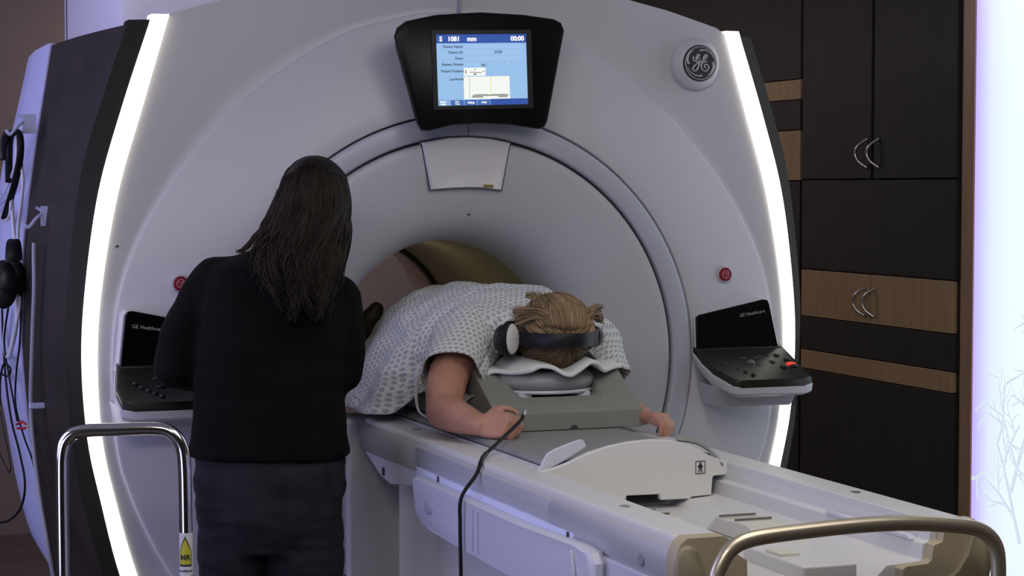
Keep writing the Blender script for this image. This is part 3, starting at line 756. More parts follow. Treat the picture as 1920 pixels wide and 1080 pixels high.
# ------------------------------------------------------------------ hands
def hand(g, wrist, fwd, back, thumb, curl=(.6, .7, .5), size=1.0, spread=.0, thumbcurl=.5, tuck=0.):
    """palm and five bent fingers as closed chains; fwd along the hand, back = outward from back of hand, thumb = side of the thumb"""
    f = Vector(fwd).normalized(); b = Vector(back); b = (b-f*b.dot(f)).normalized(); t = f.cross(b)
    if t.dot(Vector(thumb)) < 0: t = -t
    w = Vector(wrist); s = size
    kn = []
    for i, (off, ln) in enumerate(((.030, .088), (.010, .092), (-.011, .088), (-.030, .080))):
        k = w+f*ln*s+t*off*s+b*.004
        g.capsule([w+t*off*.55*s, w+f*ln*.55*s+t*off*.9*s, k], [.017*s, .0155*s, .0115*s], 10, 4)
        kn.append(k)
    for i, k in enumerate(kn):
        L = (.043, .047, .044, .034)[i]*s
        d = f+t*(spread*(1.5-i)); d.normalize(); p = k; pts = [p-d*.01]; ang = 0
        for seg, ratio in ((0, 1), (1, .62), (2, .5)):
            ang += curl[seg]
            dd = d*math.cos(ang)-b*math.sin(ang)
            p = p+dd*L*ratio; pts.append(p)
        g.capsule(pts, [.0098*s, .0094*s, .0085*s, .0072*s], 10, 4)
    p0 = w+f*.022*s+t*.022*s
    p1 = p0+(f*(.6+tuck)+t*(.75-.75*tuck)-b*(.15+.3*tuck)).normalized()*.040*s
    p2 = p1+(f*.9+t*.2-b*(.2+thumbcurl*.5)).normalized()*.034*s
    p3 = p2+(f*.8-t*.35*thumbcurl-b*(.1+thumbcurl*.6)).normalized()*.026*s
    g.capsule([p0, p1, p2, p3], [.015*s, .0125*s, .0105*s, .0085*s], 10, 4)
def head(g, c, face, up, s=1.0):
    """head with nose, brow, chin and ears; face = direction of the face"""
    c = Vector(c); f = Vector(face).normalized(); u = Vector(up); u = (u-f*u.dot(f)).normalized(); r = f.cross(u)
    R = Matrix((r, f, u)).transposed()
    W = lambda x, y, z: c+R @ (Vector((x, y, z))*s)
    g.ell(W(0, -.012, .02), .076*s, .096*s, .092*s, R)
    g.ell(W(0, .022, -.035), .060*s, .068*s, .078*s, R)
    g.ell(W(0, .058, -.082), .028*s, .026*s, .024*s, R)
    g.capsule([W(0, .085, .012), W(0, .104, -.018), W(0, .108, -.026)], [.007*s, .010*s, .012*s], 10, 3)
    g.ell(W(0, .090, -.056), .024*s, .010*s, .006*s, R); g.ell(W(0, .088, -.066), .021*s, .010*s, .006*s, R)
    g.capsule([W(-.035, .078, .022), W(0, .088, .020), W(.035, .078, .022)], [.009*s, .010*s, .009*s], 8, 3)
    for k in (-1, 1):
        g.ell(W(k*.074, -.005, -.008), .010*s, .018*s, .030*s, R)
        g.ell(W(k*.036, .068, -.018), .020*s, .018*s, .018*s, R)
    return W

# ------------------------------------------------------------------ technologist (seen from behind)
CAM = Vector((-1.77599, -5.09396, 1.53766)); TH = math.radians(20.4804); PH = math.radians(2.88897)
Rh = Vector((math.cos(TH), -math.sin(TH), 0)); Fh = Vector((math.sin(TH), math.cos(TH), 0))
T0 = Vector((CAM.x, CAM.y, 0))+Fh*4.75          # spot on the floor in the photographer's line of sight, 4.75 m away
def W(u, v, z): return T0+Rh*u+Fh*v+Vector((0, 0, z))
TE = thing('person', 'woman standing with her back turned, long dark wavy hair, black jacket, slate trousers', 'person', tuple(W(-.57, .03, 0)))
def ring_uv(cu, cv, z, a, b, n=28, p=2.3, tilt=0):
    out = []
    for i in range(n):
        t = 2*PI*i/n; c, s = math.cos(t), math.sin(t)
        x = a*abs(c)**(2/p)*(1 if c >= 0 else -1); y = b*abs(s)**(2/p)*(1 if s >= 0 else -1)
        out.append(tuple(W(cu+x, cv+y, z+tilt*x)))
    return out
# body
g = G()
g.loft([ring_uv(cu, .03, z, a, b) for cu, z, a, b in ((-.58, .80, .165, .115), (-.58, .95, .165, .11), (-.575, 1.08, .145, .095), (-.565, 1.2, .155, .10), (-.555, 1.30, .165, .095), (-.54, 1.36, .11, .07))])
g.capsule([W(-.525, .03, 1.32), W(-.50, .045, 1.42), W(-.485, .055, 1.47)], [.06, .052, .052])
hW = head(g, W(-.472, .068, 1.483), Fh*.82+Rh*.45+Vector((0, 0, -.35)), Rh*.10+Vector((0, 0, 1)), 1.0)
LS, LE, LW = W(-.708, .04, 1.312), W(-.806, .055, 1.105), W(-.755, .185, 1.095)
RS, RE, RW = W(-.415, .03, 1.275), W(-.408, .06, 1.095), W(-.44, .26, 1.09)
for S_, E_, Wr in ((LS, LE, LW), (RS, RE, RW)):
    g.capsule([S_, S_.lerp(E_, .5), E_], [.05, .045, .040]); g.capsule([E_, E_.lerp(Wr, .5), Wr], [.040, .036, .027])
hand(g, LW+Fh*.01, Fh*.9+Rh*.3-Vector((0, 0, .1)), Vector((0, 0, 1)), Rh, (.35, .4, .3))
hand(g, RW+Fh*.01, Fh*.9-Rh*.2-Vector((0, 0, .15)), Vector((0, 0, 1)), -Rh, (.35, .4, .3))
for s, cu in ((-1, -.665), (1, -.49)):
    g.capsule([W(cu+s*.005, .03, .80), W(cu, .04, .48), W(cu, .02, .28), W(cu, .03, .09)], [.065, .050, .045, .032])
    g.capsule([W(cu, .01, .045), W(cu+s*.01, .17, .03)], [.035, .026])
obj('body', remesh(g, .0055, 6), SKIN2, TE)
for k in (-1, 1):
    e = G(); e.ell(hW(k*.034, .078, -.006), .012, .012, .012); e.o('eye', EYE, TE, smooth=True)
# jacket
g = G()
g.loft([ring_uv(cu, .03, z, a, b, 36, 2.5, tl) for cu, z, a, b, tl in ((-.581, .894, .193, .145, -.01), (-.580, .93, .189, .142, -.01), (-.579, 1.0, .184, .135, -.01), (-.580, 1.07, .178, .13, -.02), (-.572, 1.15, .176, .13, -.05), (-.565, 1.22, .178, .13, -.1), (-.56, 1.28, .178, .125, -.14), (-.556, 1.325, .160, .11, -.16), (-.54, 1.36, .115, .085, -.15), (-.52, 1.385, .075, .07, -.1), (-.512, 1.40, .066, .064, -.05))])
g.capsule([W(-.600, .03, 1.325), W(-.70, .035, 1.315), LS-Vector((0, 0, .03))], [.05, .058, .060])
g.capsule([W(-.51, .03, 1.30), W(-.435, .03, 1.275), RS-Vector((0, 0, .03))], [.055, .056, .057])
g.capsule([LS, LS.lerp(LE, .5)+W(-.015, 0, 0)-W(0, 0, 0), LE], [.063, .061, .056]); g.capsule([LE, LE.lerp(LW, .55)-Vector((0, 0, .006)), LW], [.056, .052, .042])
g.capsule([RS, RS.lerp(RE, .5)+Rh*.006, RE], [.058, .056, .052]); g.capsule([RE, RE.lerp(RW, .55)-Vector((0, 0, .006)), RW], [.052, .048, .040])
jm = remesh(g, .009, 5)
for v in jm.vertices:
    p = v.co; d = noise.noise(Vector((p.x*9, p.y*9, p.z*14)))*.005+noise.noise(Vector((p.x*5, p.y*5, p.z*30)))*.0025
    v.co = p+v.normal*d
obj('jacket', jm, JACKET, TE)
# trousers
g = G()
g.loft([ring_uv(cu, .03, z, a, b, 36, 2.4) for cu, z, a, b in ((-.578, .925, .172, .125), (-.579, .88, .180, .135), (-.580, .82, .181, .142), (-.580, .76, .176, .14), (-.578, .705, .172, .122), (-.578, .672, .165, .11))])
for s, cu, cl in ((-1, -.666, -.667), (1, -.492, -.49)):
    ls = []
    for z, a, b, cu2 in ((.78, .085, .12, cu), (.70, .088, .110, cu), (.62, .085, .098, cl+s*-.001), (.5, .077, .085, cl), (.35, .066, .074, cl), (.2, .062, .07, cl), (.055, .062, .075, cl)):
        ls.append(ring_uv(cu2, .03, z, a, b, 24, 2.2))
    g.loft(ls)
tm = remesh(g, .009, 4)
for v in tm.vertices:
    p = v.co; q = (p-T0); u_ = q.dot(Rh)
    d = noise.noise(Vector((p.x*7, p.y*7, p.z*42)))*.006+noise.noise(Vector((p.x*4, p.y*4, p.z*16)))*.005
    v.co = p+v.normal*d
obj('trousers', tm, JEANS, TE)
for cu in (-.667, -.49):
    g = G(); g.capsule([W(cu, -.02, .05), W(cu, .08, .045), W(cu+(.01 if cu > -.6 else -.01), .20, .035)], [.046, .044, .036]); sm = remesh(g, .008, 4)
    for v in sm.vertices: v.co.z = max(v.co.z, .004)
    obj('shoe', sm, SHOE, TE)
# hair: shell plus wavy locks
def set_shade(me, fn):
    at = me.attributes.new('shade', 'FLOAT', 'POINT')
    for i, v in enumerate(me.vertices): at.data[i].value = fn(v.co, i)
g = G()
rows = [(293, 575, 596), (298, 558, 616), (310, 543, 632), (328, 531, 645), (345, 522, 652), (370, 513, 658), (400, 503, 659), (430, 493, 657), (452, 487, 654), (475, 484, 650), (500, 487, 645), (530, 500, 640), (552, 515, 636)]
ls = []
for y, x0, x1 in rows:
    u0 = (x0-960)/3765*4.75; u1 = (x1-960)/3765*4.75; z = 1.609-(y-293)*.001262
    bdep = interp([(1.25, .035), (1.36, .05), (1.42, .085), (1.48, .105), (1.54, .11), (1.59, .088), (1.609, .05)], z)
    cv = interp([(1.25, -.10), (1.36, -.075), (1.42, -.03), (1.48, .02), (1.54, .045), (1.609, .055)], z)
    ls.append(ring_uv((u0+u1)/2, cv, z, (u1-u0)/2*.985, bdep, 36, 2.1))
g.loft(ls)
g.ell(W(-.472, .056, 1.506), .084, .097, .0985, Matrix((Rh, Fh, Vector((0, 0, 1)))).transposed(), 28, 16)
shell = len(g.v)
rnd = random.Random(3); sh_of = [rnd.random()*.3+.1]*0
shade = [None]*shell
def lock(pts, r0, r1, tone, n=5):
    k0 = len(g.v); q = spline(pts, 5); k = len(q)
    g.tube(q, [r0+(r1-r0)*(i/(k-1))**1.5 for i in range(k)], n, flat=.55)
    shade.extend([tone]*(len(g.v)-k0))
def edges(z):
    y = 293+(1.609-z)/.001262
    x0 = interp([(r[0], r[1]) for r in rows], y); x1 = interp([(r[0], r[2]) for r in rows], y)
    return (x0-960)/3765*4.75, (x1-960)/3765*4.75
for i in range(460):
    f0 = rnd.random()
    z0 = 1.603-.045*abs(2*f0-1)-rnd.random()**2*.14; zend = 1.225+rnd.random()*.11+ (.05 if f0 < .15 else 0)
    ph = round(f0*8)*1.7+.7*rnd.random(); amp = .008+.014*rnd.random(); pts = []
    for k in range(9):
        t = k/8; z = z0+(zend-z0)*t; e0, e1 = edges(z); c = (e0+e1)/2; hw = (e1-e0)/2*1.0
        s = max(-1.02, min(1.02, (f0*2-1)*1.0))
        a = math.asin(max(-1, min(1, s)))
        bdep = interp([(1.25, .035), (1.36, .05), (1.42, .085), (1.48, .105), (1.54, .11), (1.59, .088), (1.609, .05)], z)
        cv = interp([(1.25, -.10), (1.36, -.075), (1.42, -.03), (1.48, .02), (1.54, .045), (1.609, .055)], z)
        wv = amp*math.sin(ph+t*11)*t
        pts.append(W(c+hw*s*.99+wv, cv-bdep*math.cos(a)*1.0-.003-.006*max(0, min(1, (z-1.48)/.06))+amp*.6*math.cos(ph+t*9)*t, z))
    lock(pts, .0032, .0013, rnd.random()**2*(1.4 if f0 < .2 else .8))
# locks radiating from the crown over the top of the head
for i in range(260):
    az = -PI*.5+(rnd.random()-.5)*PI*1.25; ca, sa = math.cos(az), math.sin(az); pts = []
    for k in range(7):
        el = math.radians(88-k*(14 if abs(az+PI/2) < .75 else 10)-6*rnd.random())
        rr_ = .985+.04*rnd.random(); ex, ev, ez = .0865*math.cos(el)*rr_, .1005*math.cos(el)*rr_, .1015*math.sin(el)*rr_
        pts.append(W(-.472+ca*ex+.002*(rnd.random()-.5), .056+sa*ev, 1.506+ez))
    lock(pts, .0026, .0010, rnd.random()**1.5)
# flicked locks at the left edge resting on the shoulder
for i in range(26):
    o = rnd.random()
    pts = [W(-.555-.01*o, .02, 1.53-.05*o), W(-.585-.008*o, .0, 1.46-.02*o), W(-.600-.012*o, -.02, 1.42), W(-.618-.012*rnd.random(), -.03, 1.392+.006*rnd.random()), W(-.628-.022*rnd.random(), -.035, 1.380+.012*rnd.random())]
    lock(pts, .0028, .0009, .4+.6*rnd.random())
for i in range(14):
    pts = [W(-.385-.004*rnd.random(), .0, 1.50-.06*rnd.random()), W(-.383+.006*rnd.random(), -.02, 1.43), W(-.392+.012*(rnd.random()-.5), -.035, 1.37), W(-.402+.018*(rnd.random()-.5), -.06, 1.31)]
    lock(pts, .0028, .0008, rnd.random())
hm = g.mesh('hair'); set_shade(hm, lambda c, i: (.10+.3*noise.noise(Vector((c.x*60, c.y*60, c.z*6)))) if i < shell else shade[i])
obj('hair', hm, HAIRK, TE, smooth=True)

# ------------------------------------------------------------------ patient lying face down
PT = thing('person', 'patient lying face down on the table in a patterned hospital gown, light brown hair', 'person', (.06, -.1, .95))
g = G()
def ring_y(cx, y, cz, a, b, n=28, p=2.3):
    out = []
    for i in range(n):
        t = 2*PI*i/n; c, s = math.cos(t), math.sin(t)
        out.append((cx+a*abs(c)**(2/p)*(1 if c >= 0 else -1), y, cz+b*abs(s)**(2/p)*(1 if s >= 0 else -1)))
    return out
g.loft([ring_y(.06, y, cz, a, b) for y, cz, a, b in ((-.33, 1.165, .12, .05), (-.27, 1.155, .17, .085), (-.15, 1.145, .175, .105), (0, 1.14, .17, .105), (.15, 1.135, .17, .105), (.3, 1.115, .15, .10), (.42, 1.08, .13, .08))])
g.capsule([(.065, -.27, 1.17), (.068, -.34, 1.165)], [.055, .055])
PHW = head(g, (.072, -.425, 1.160), (0, .10, -1), (0, -1, -.10), .98)
PLS, PLE, PLW = Vector((-.09, -.29, 1.145)), Vector((-.232, -.490, .993)), Vector((-.200, -.655, .977))
g.capsule([PLS, PLS.lerp(PLE, .5)+Vector((-.028, -.01, .005)), PLE], [.060, .052, .046])
g.capsule([PLE, PLE.lerp(PLW, .45)+Vector((-.006, 0, .002)), PLW], [.046, .041, .027])
hand(g, PLW, (.60, -.62, .02), (-.55, -.55, .35), (-.2, .1, 1), (1.0, 1.2, .8), .80, .0, .7)
PRS, PRE, PRW = Vector((.225, -.27, 1.12)), Vector((.250, -.36, .976)), Vector((.262, -.562, .970))
g.capsule([PRS, PRS.lerp(PRE, .5), PRE], [.055, .048, .042]); g.capsule([PRE, PRE.lerp(PRW, .5), PRW], [.042, .036, .025])
hand(g, PRW, (.30, -.9, .04), (.2, -.1, 1), (-1, 0, 0), (.65, .85, .45), .78, .03, .2, 1.0)
for s in (-1, 1):
    g.capsule([(.06+s*.065, .38, 1.07), (.05+s*.075, .58, 1.03), (.04+s*.09, .78, 1.0)], [.08, .062, .05])
    g.capsule([(.04+s*.09, .78, 1.0), (.035+s*.085, .95, 1.005), (.03+s*.08, 1.12, 1.03)], [.052, .048, .035])
    g.capsule([(.03+s*.08, 1.13, 1.03), (.03+s*.085, 1.15, .99)], [.032, .026])
obj('body', remesh(g, .005, 5), SKIN, PT)
# nails on the left hand are too small to see; dark socks on the raised feet
for s, yy in ((-1, .86), (1, .92)):
    cx = .032+s*.045 if s < 0 else .10
    g = G(); g.capsule([(cx-.06, yy+.05, 1.02), (cx-.035, yy+.02, 1.08), (cx-.005, yy, 1.130), (cx+.012, yy, 1.158)], [.036, .037, .034, .025])
    obj('shoe', remesh(g, .006, 4), SHOE, PT, label='dark shoe behind the gown')
# gown
def catmull(pts, n):
    q = spline([(p[0], p[1], 0) for p in pts], 10)
    L = [0]
    for a, b in zip(q, q[1:]): L.append(L[-1]+(b-a).length)
    out = []; j = 0
    for i in range(n):
        t = L[-1]*i/(n-1)
        while j < len(L)-2 and L[j+1] < t: j += 1
        k = (t-L[j])/max(1e-9, L[j+1]-L[j]); p = q[j].lerp(q[j+1], min(1, k)); out.append((p.x, p.y))
    return out, L[-1]
secs = [
 (-.405, [(-.035, 1.15), (-.02, 1.19), (.02, 1.212), (.065, 1.218), (.11, 1.212), (.15, 1.19), (.165, 1.15)]),
 (-.35, [(-.165, 1.06), (-.150, 1.15), (-.07, 1.215), (.06, 1.240), (.18, 1.215), (.255, 1.15), (.270, 1.05)]),
 (-.27, [(-.195, 1.03), (-.180, 1.15), (-.10, 1.235), (.06, 1.268), (.20, 1.235), (.27, 1.15), (.285, 1.02)]),
 (-.19, [(-.215, 1.0), (-.195, 1.15), (-.12, 1.24), (.05, 1.275), (.20, 1.24), (.27, 1.14), (.285, .99)]),
 (-.165, [(-.262, .955), (-.215, 1.12), (-.13, 1.24), (.05, 1.276), (.20, 1.24), (.27, 1.14), (.285, .97)]),
 (-.13, [(-.315, .952), (-.245, 1.09), (-.14, 1.235), (.05, 1.275), (.20, 1.24), (.27, 1.13), (.285, .96)]),
 (-.03, [(-.335, .955), (-.265, 1.09), (-.15, 1.232), (.05, 1.272), (.20, 1.235), (.27, 1.13), (.28, .97)]),
 (.08, [(-.325, .965), (-.262, 1.10), (-.15, 1.232), (.045, 1.272), (.19, 1.235), (.26, 1.13), (.27, .97)]),
 (.20, [(-.280, .975), (-.228, 1.09), (-.13, 1.218), (.045, 1.266), (.19, 1.23), (.255, 1.12), (.27, .98)]),
 (.33, [(-.240, .975), (-.195, 1.08), (-.105, 1.198), (.045, 1.252), (.18, 1.22), (.245, 1.11), (.26, .98)]),
 (.48, [(-.20, .975), (-.155, 1.05), (-.075, 1.14), (.045, 1.185), (.17, 1.16), (.22, 1.07), (.24, .98)]),
 (.62, [(-.17, .975), (-.13, 1.03), (-.07, 1.09), (.045, 1.11), (.15, 1.10), (.19, 1.04), (.21, .98)])]
NU = 110; NVS = 6
keys = [catmull(s[1], 9)[0] for s in secs]
rowsY = []; 
for i in range(len(secs)-1):
    for k in range(NVS if i else 4):
        rowsY.append((i, k/(NVS if i else 4)))
rowsY.append((len(secs)-2, 1.0))
GV = []; GUV = []
vlen = 0; prev = None
for (i, t) in rowsY:
    def cr(a, b, c, d): return .5*(2*b+(c-a)*t+(2*a-5*b+4*c-d)*t*t+(3*b-a-3*c+d)*t**3)
    ii = [max(0, i-1), i, i+1, min(len(secs)-1, i+2)]
    y = secs[i][0]+(secs[i+1][0]-secs[i][0])*t
    cp = []
    for k in range(9):
        q = [keys[j][k] for j in ii]
        cp.append((cr(*[a[0] for a in q]), cr(*[a[1] for a in q])))
    pts, L = catmull(cp, NU)
    mid = NU//2; row = []; uvr = []
    for j, (x, z) in enumerate(pts):
        s = j/(NU-1)
        p = Vector((x, y, z))
        side = abs(s-.5)*2
        w = noise.noise(Vector((y*9, s*14, 1.3)))*.013+noise.noise(Vector((y*5+7, s*30, 4.1)))*.008*side+noise.noise(Vector((y*22, s*9, 9)))*.006-.016*max(0, .22-abs(noise.noise(Vector((y*8+3, s*11, 2.2)))))*side
        if s < .4: w += .012*math.sin(y*38+s*5)*max(0, (.4-s)/.4)
        nx_, nz_ = x-.05, z-1.08; l = math.hypot(nx_, nz_) or 1
        p.x += nx_/l*w; p.z += nz_/l*w
        p.z = max(p.z, .951)
        row.append(p); uvr.append(((s-.5)*L, y*1.0))
    GV.append(row); GUV.append(uvr)
me_v = []; me_f = []; me_uv = []
def add_grid(rows, uvs, wrap=False):
    k0 = len(me_v); n = len(rows[0])
    for r, u in zip(rows, uvs):
        me_v.extend(r); me_uv.extend(u)
    for i in range(len(rows)-1):
        for j in range(n-1): me_f.append((k0+i*n+j, k0+i*n+j+1, k0+(i+1)*n+j+1, k0+(i+1)*n+j))
add_grid(GV, GUV)
def sleeve(path, rad, nrm, seed, hemcut=0.):
    q = spline(path, 5); rr = spline1(rad, 5); rows = []; uvs = []; acc = 0
    up = Vector(nrm)
    for i, p in enumerate(q):
        tv = (q[min(i+1, len(q)-1)]-q[max(0, i-1)]).normalized(); a = (up-tv*up.dot(tv)).normalized(); b = tv.cross(a)
        if i: acc += (p-q[i-1]).length
        t = i/(len(q)-1); row = []; uv = []
        for j in range(41):
            an = 2*PI*j/40
            r = rr[i]*(1+.07*noise.noise(Vector((math.cos(an)*2.2+seed, math.sin(an)*2.2, t*3)))+.05*math.sin(an*5+seed+t*2)*t)
            row.append(p+(a*math.cos(an)+b*math.sin(an))*r+tv*(hemcut*math.cos(an)*t)); uv.append((an*rr[i], acc+seed))
        rows.append(row); uvs.append(uv)
    add_grid(rows, uvs)
sleeve([(-.03, -.20, 1.17), (-.10, -.29, 1.148), (-.150, -.37, 1.108), (-.192, -.425, 1.068)], [.085, .088, .080, .076], (1, 0, .6), 2.3, -.014)
sleeve([(.17, -.22, 1.165), (.235, -.29, 1.14), (.255, -.33, 1.09), (.266, -.365, 1.045)], [.075, .070, .055, .046], (-1, 0, .6), 5.1, 0)
gm = bpy.data.meshes.new('gown'); gm.from_pydata([tuple(v) for v in me_v], [], me_f); gm.update()
ul = gm.uv_layers.new(name='UVMap')
for lp in gm.loops: ul.data[lp.index].uv = me_uv[lp.vertex_index]
go = obj('gown', gm, GOWN, PT, smooth=True, label='white hospital gown with small blue-grey motif print')
s = go.modifiers.new('t', 'SOLIDIFY'); s.thickness = .0025; s.offset = 1
g = G()
ti = spline([(-.175, -.19, 1.12), (-.205, -.205, 1.07), (-.215, -.215, 1.0), (-.21, -.23, .962), (-.196, -.27, .951), (-.20, -.30, .949)], 6)
g.tube(ti, [.007-.003*i/(len(ti)-1) for i in range(len(ti))], 8, flat=.35); g.o('gown_tie', CLOTH, PT, smooth=True)
# patient's hair
g = G(); hc = Vector((.072, -.438, 1.168))
Rm = Matrix.Rotation(0, 3, 'X')
def hsurf(a, b, k=1.0):
    """a around (0 = right, 90 = up/back of head), b towards the crown (-Y)"""
    return hc+Vector((.088*math.cos(a)*math.cos(b)*k, -.112*math.sin(b)*k, .097*math.sin(a)*math.cos(b)*k))
g.ell(hc, .086, .110, .100, None, 30, 16); shell = len(g.v); shade = [None]*shell
rnd = random.Random(11)
def lk(pts, r0, r1, tone):
    k0 = len(g.v); q = spline(pts, 5); k = len(q)
    g.tube(q, [(r0+(r1-r0)*(i/(k-1))) for i in range(k)], 5, flat=.6); shade.extend([tone]*(len(g.v)-k0))
# hair below the band: swept sideways round the forehead
for i in range(300):
    a = math.radians(180+180*rnd.random()); k = .985+.04*rnd.random()
    b0 = math.radians(88-30*rnd.random()); pts = []
    sgn = 1 if rnd.random() < .5 else -1
    for s in range(6):
        t = s/5; aa = a+sgn*(.35*t); pts.append(hsurf(aa, b0-t*1.15, k))
    lk(pts, .0019, .0009, .06+.30*rnd.random())
# hair above the band: swept up to a loose knot
for i in range(640):
    a = math.radians(-5+190*rnd.random()); k = .99+.07*rnd.random()
    b0 = math.radians(88-25*rnd.random()); pts = []
    ta = PI/2+(a-PI/2)*.45
    for s in range(7):
        t = s/6; aa = a+(ta-a)*t*t; lift = 1+.10*math.sin(PI*t)
        pts.append(hsurf(aa, b0-t*1.35, k*lift))
    lk(pts, .0021, .0011, .22+.68*rnd.random()**1.2)
# puffed knot and loose fans to both sides
kc = Vector((.078, -.478, 1.222))
for i in range(420):
    an = 2*PI*rnd.random(); rr = .038+.022*rnd.random()
    st = kc+Vector((.03*(rnd.random()-.5), -.045, -.022))
    sd = Vector((math.cos(an)*1.15, .1, abs(math.sin(an))*.72))
    pts = [st, st+Vector((sd.x*rr*.7, -.012, sd.z*rr*.9+.006)), kc+Vector((sd.x*rr*1.05, .012, sd.z*rr*.95+.006)), kc+Vector((sd.x*rr*.9, .05, sd.z*rr*.75-.004))]
    lk(pts, .0020, .0010, .30+.7*rnd.random())
for i in range(260):
    sd = 1 if rnd.random() < .62 else -1
    o = rnd.random(); st = hc+Vector((sd*(.02+.03*rnd.random()), -.085-.02*rnd.random(), .030+.02*rnd.random()))
    e = hc+Vector((sd*(.095+.022*rnd.random()), -.035-.02*o, .030+.045*rnd.random()))
    pts = [st, st.lerp(e, .5)+Vector((0, -.022, .016)), e, e+Vector((sd*.006*rnd.random(), .02, .012*(rnd.random()-.4)))]
    lk(pts, .0020, .0007, .2+.6*rnd.random())
for i in range(420):         # smooth puff of hair gathered above the band
    du = max(-.062, min(.062, rnd.gauss(0, .027))); k = 1-(du/.066)**2; j = (rnd.random()-.5)*.008; w = rnd.random(); bx_ = .070
    zs_ = 1.178+.012*rnd.random()
    pts = [Vector((bx_+du*.8, -.546+6*du*du, zs_)), Vector((bx_+du*1.1+j, -.552-.014*k+5*du*du, 1.198+.006*w)), Vector((bx_+du*1.2+j, -.538-.016*k+6*du*du, 1.216+.018*k)), Vector((bx_+du*1.1-j, -.506-.01*w, 1.232+.024*k)), Vector((bx_+du*.8, -.455-.015*w, 1.232+.018*k)), Vector((bx_+du*.6, -.42, 1.225+.012*k))]
    lk(pts, .0017, .0009, .18+.62*rnd.random())
for i in range(60):          # upright tuft at the back left
    st = hc+Vector((-.055+.035*rnd.random(), .0, .078)); e = st+Vector((-.012+.03*(rnd.random()-.5), .01, .016+.012*rnd.random()))
    pts = [st-Vector((0, .02, .02)), st.lerp(e, .5)+Vector((.006, -.01, 0)), e, e+Vector((.016*(rnd.random()-.3), .008, -.004+.010*rnd.random()))]
    lk(pts, .0020, .0006, .2+.5*rnd.random())
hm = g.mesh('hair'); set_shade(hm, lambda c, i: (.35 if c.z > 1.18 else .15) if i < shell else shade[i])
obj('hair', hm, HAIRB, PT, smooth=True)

# ------------------------------------------------------------------ headphones on the patient
HP = thing('headphones', 'black headphones with white cup cover worn by the lying patient', 'headphones', (.07, -.5, 1.16))
g = G(); ls = []
for i in range(41):
    a = math.radians(-98+196*i/40)
    c = Vector((.068+.104*math.sin(a), -.425-.150*math.cos(a), 1.163)); nrm = Vector((math.sin(a)/.112, -math.cos(a)/.150, 0)).normalized()
    hgt = .0175
    ls.append([tuple(c+nrm*d+Vector((0, 0, h))) for d, h in ((.004, -hgt), (.006, -hgt*.6), (.007, 0), (.006, hgt*.6), (.004, hgt), (-.002, hgt), (-.002, -hgt))])
g.loft(ls); g.o('headband', BLACKB, HP, auto=50)
g = G(); ls = []
for i in range(9):
    a = math.radians(62+24*i/8)
    c = Vector((.068+.1045*math.sin(a), -.425-.1505*math.cos(a), 1.163)); nrm = Vector((math.sin(a)/.112, -math.cos(a)/.150, 0)).normalized()
    ls.append([tuple(c+nrm*d+Vector((0, 0, h))) for d, h in ((.005, -.02), (.0095, -.018), (.0095, .018), (.005, .02))])
g.loft(ls); g.o('slider', SATIN, HP, auto=50)
# left cup, turned so its covered pad shows
def cup(c, ax, sx, name, rr=(.026, .040)):
    c = Vector(c); ax = Vector(ax).normalized(); up = Vector((0, 0, 1)); b = ax.cross(up).normalized()
    R_ = Matrix((b, ax, up)).transposed()
    g = G(); g.ell(c-ax*.016, rr[0], .026, rr[1]*.93, R_); co = g.o('ear_cup', BLACKP, HP, smooth=True)
    def rg(r, d): return [tuple(c+R_ @ Vector((rr[0]*r*math.cos(2*PI*i/36), d, rr[1]*r*math.sin(2*PI*i/36)))) for i in range(36)]
    g = G(); g.loft([rg(1.02, -.008), rg(1.14, -.002), rg(1.14, .010), rg(1.0, .013), rg(.92, .008)]); g.o('cup_rim', RUBBER, co, auto=50)
    g = G(); ls = []
    for r, d in ((.98, .006), (.95, .013), (.8, .018), (.5, .021), (.1, .022)):
        l = [Vector(p) for p in rg(r, d)]
        ls.append([tuple(p+ax*.0016*math.sin(i*2.3)*(1.2-r)) for i, p in enumerate(l)])
    g.loft(ls); g.o('cup_cover', mat('white_net_cover', (.62, .62, .62), .85, bump=.3, bscale=150), co, smooth=True, label='white elastic cover over the pad')
cup((-.060, -.475, 1.163), (.52, -.82, .05), -1, 'l')
cup((.170, -.43, 1.160), (-1, 0, 0), 1, 'r', (.022, .030))

# ------------------------------------------------------------------ hand cable
g = G()
cp = [(-.122, -.742, 1.008), (-.135, -.76, .997), (-.18, -.80, .975), (-.235, -.86, .955), (-.285, -.92, .938), (-.317, -.965, .908), (-.3555, -.975, .86), (-.3575, -.972, .80), (-.357, -.975, .70), (-.355, -.98, .5), (-.36, -1.0, .2), (-.40, -1.05, .03), (-.48, -1.15, .012)]
q = spline(cp, 6); g.tube(q, .0042, 10)
cb = g.o('alert_cable', RUBBER, None, smooth=True); tag(cb, 'thin black cable hanging from the patient\'s hand over the table edge', 'cable')
g = G(); g.tube(spline([(-.116, -.730, 1.013), (-.126, -.746, 1.005)], 2), .006, 10); g.o('cable_tip', SATIN, cb, auto=40)
g = G(); g.tube([(-.272, -.904, .944), (-.287, -.922, .937), (-.300, -.942, .925)], .0056, 10); g.o('strain_relief', BLACKP, cb, auto=40)

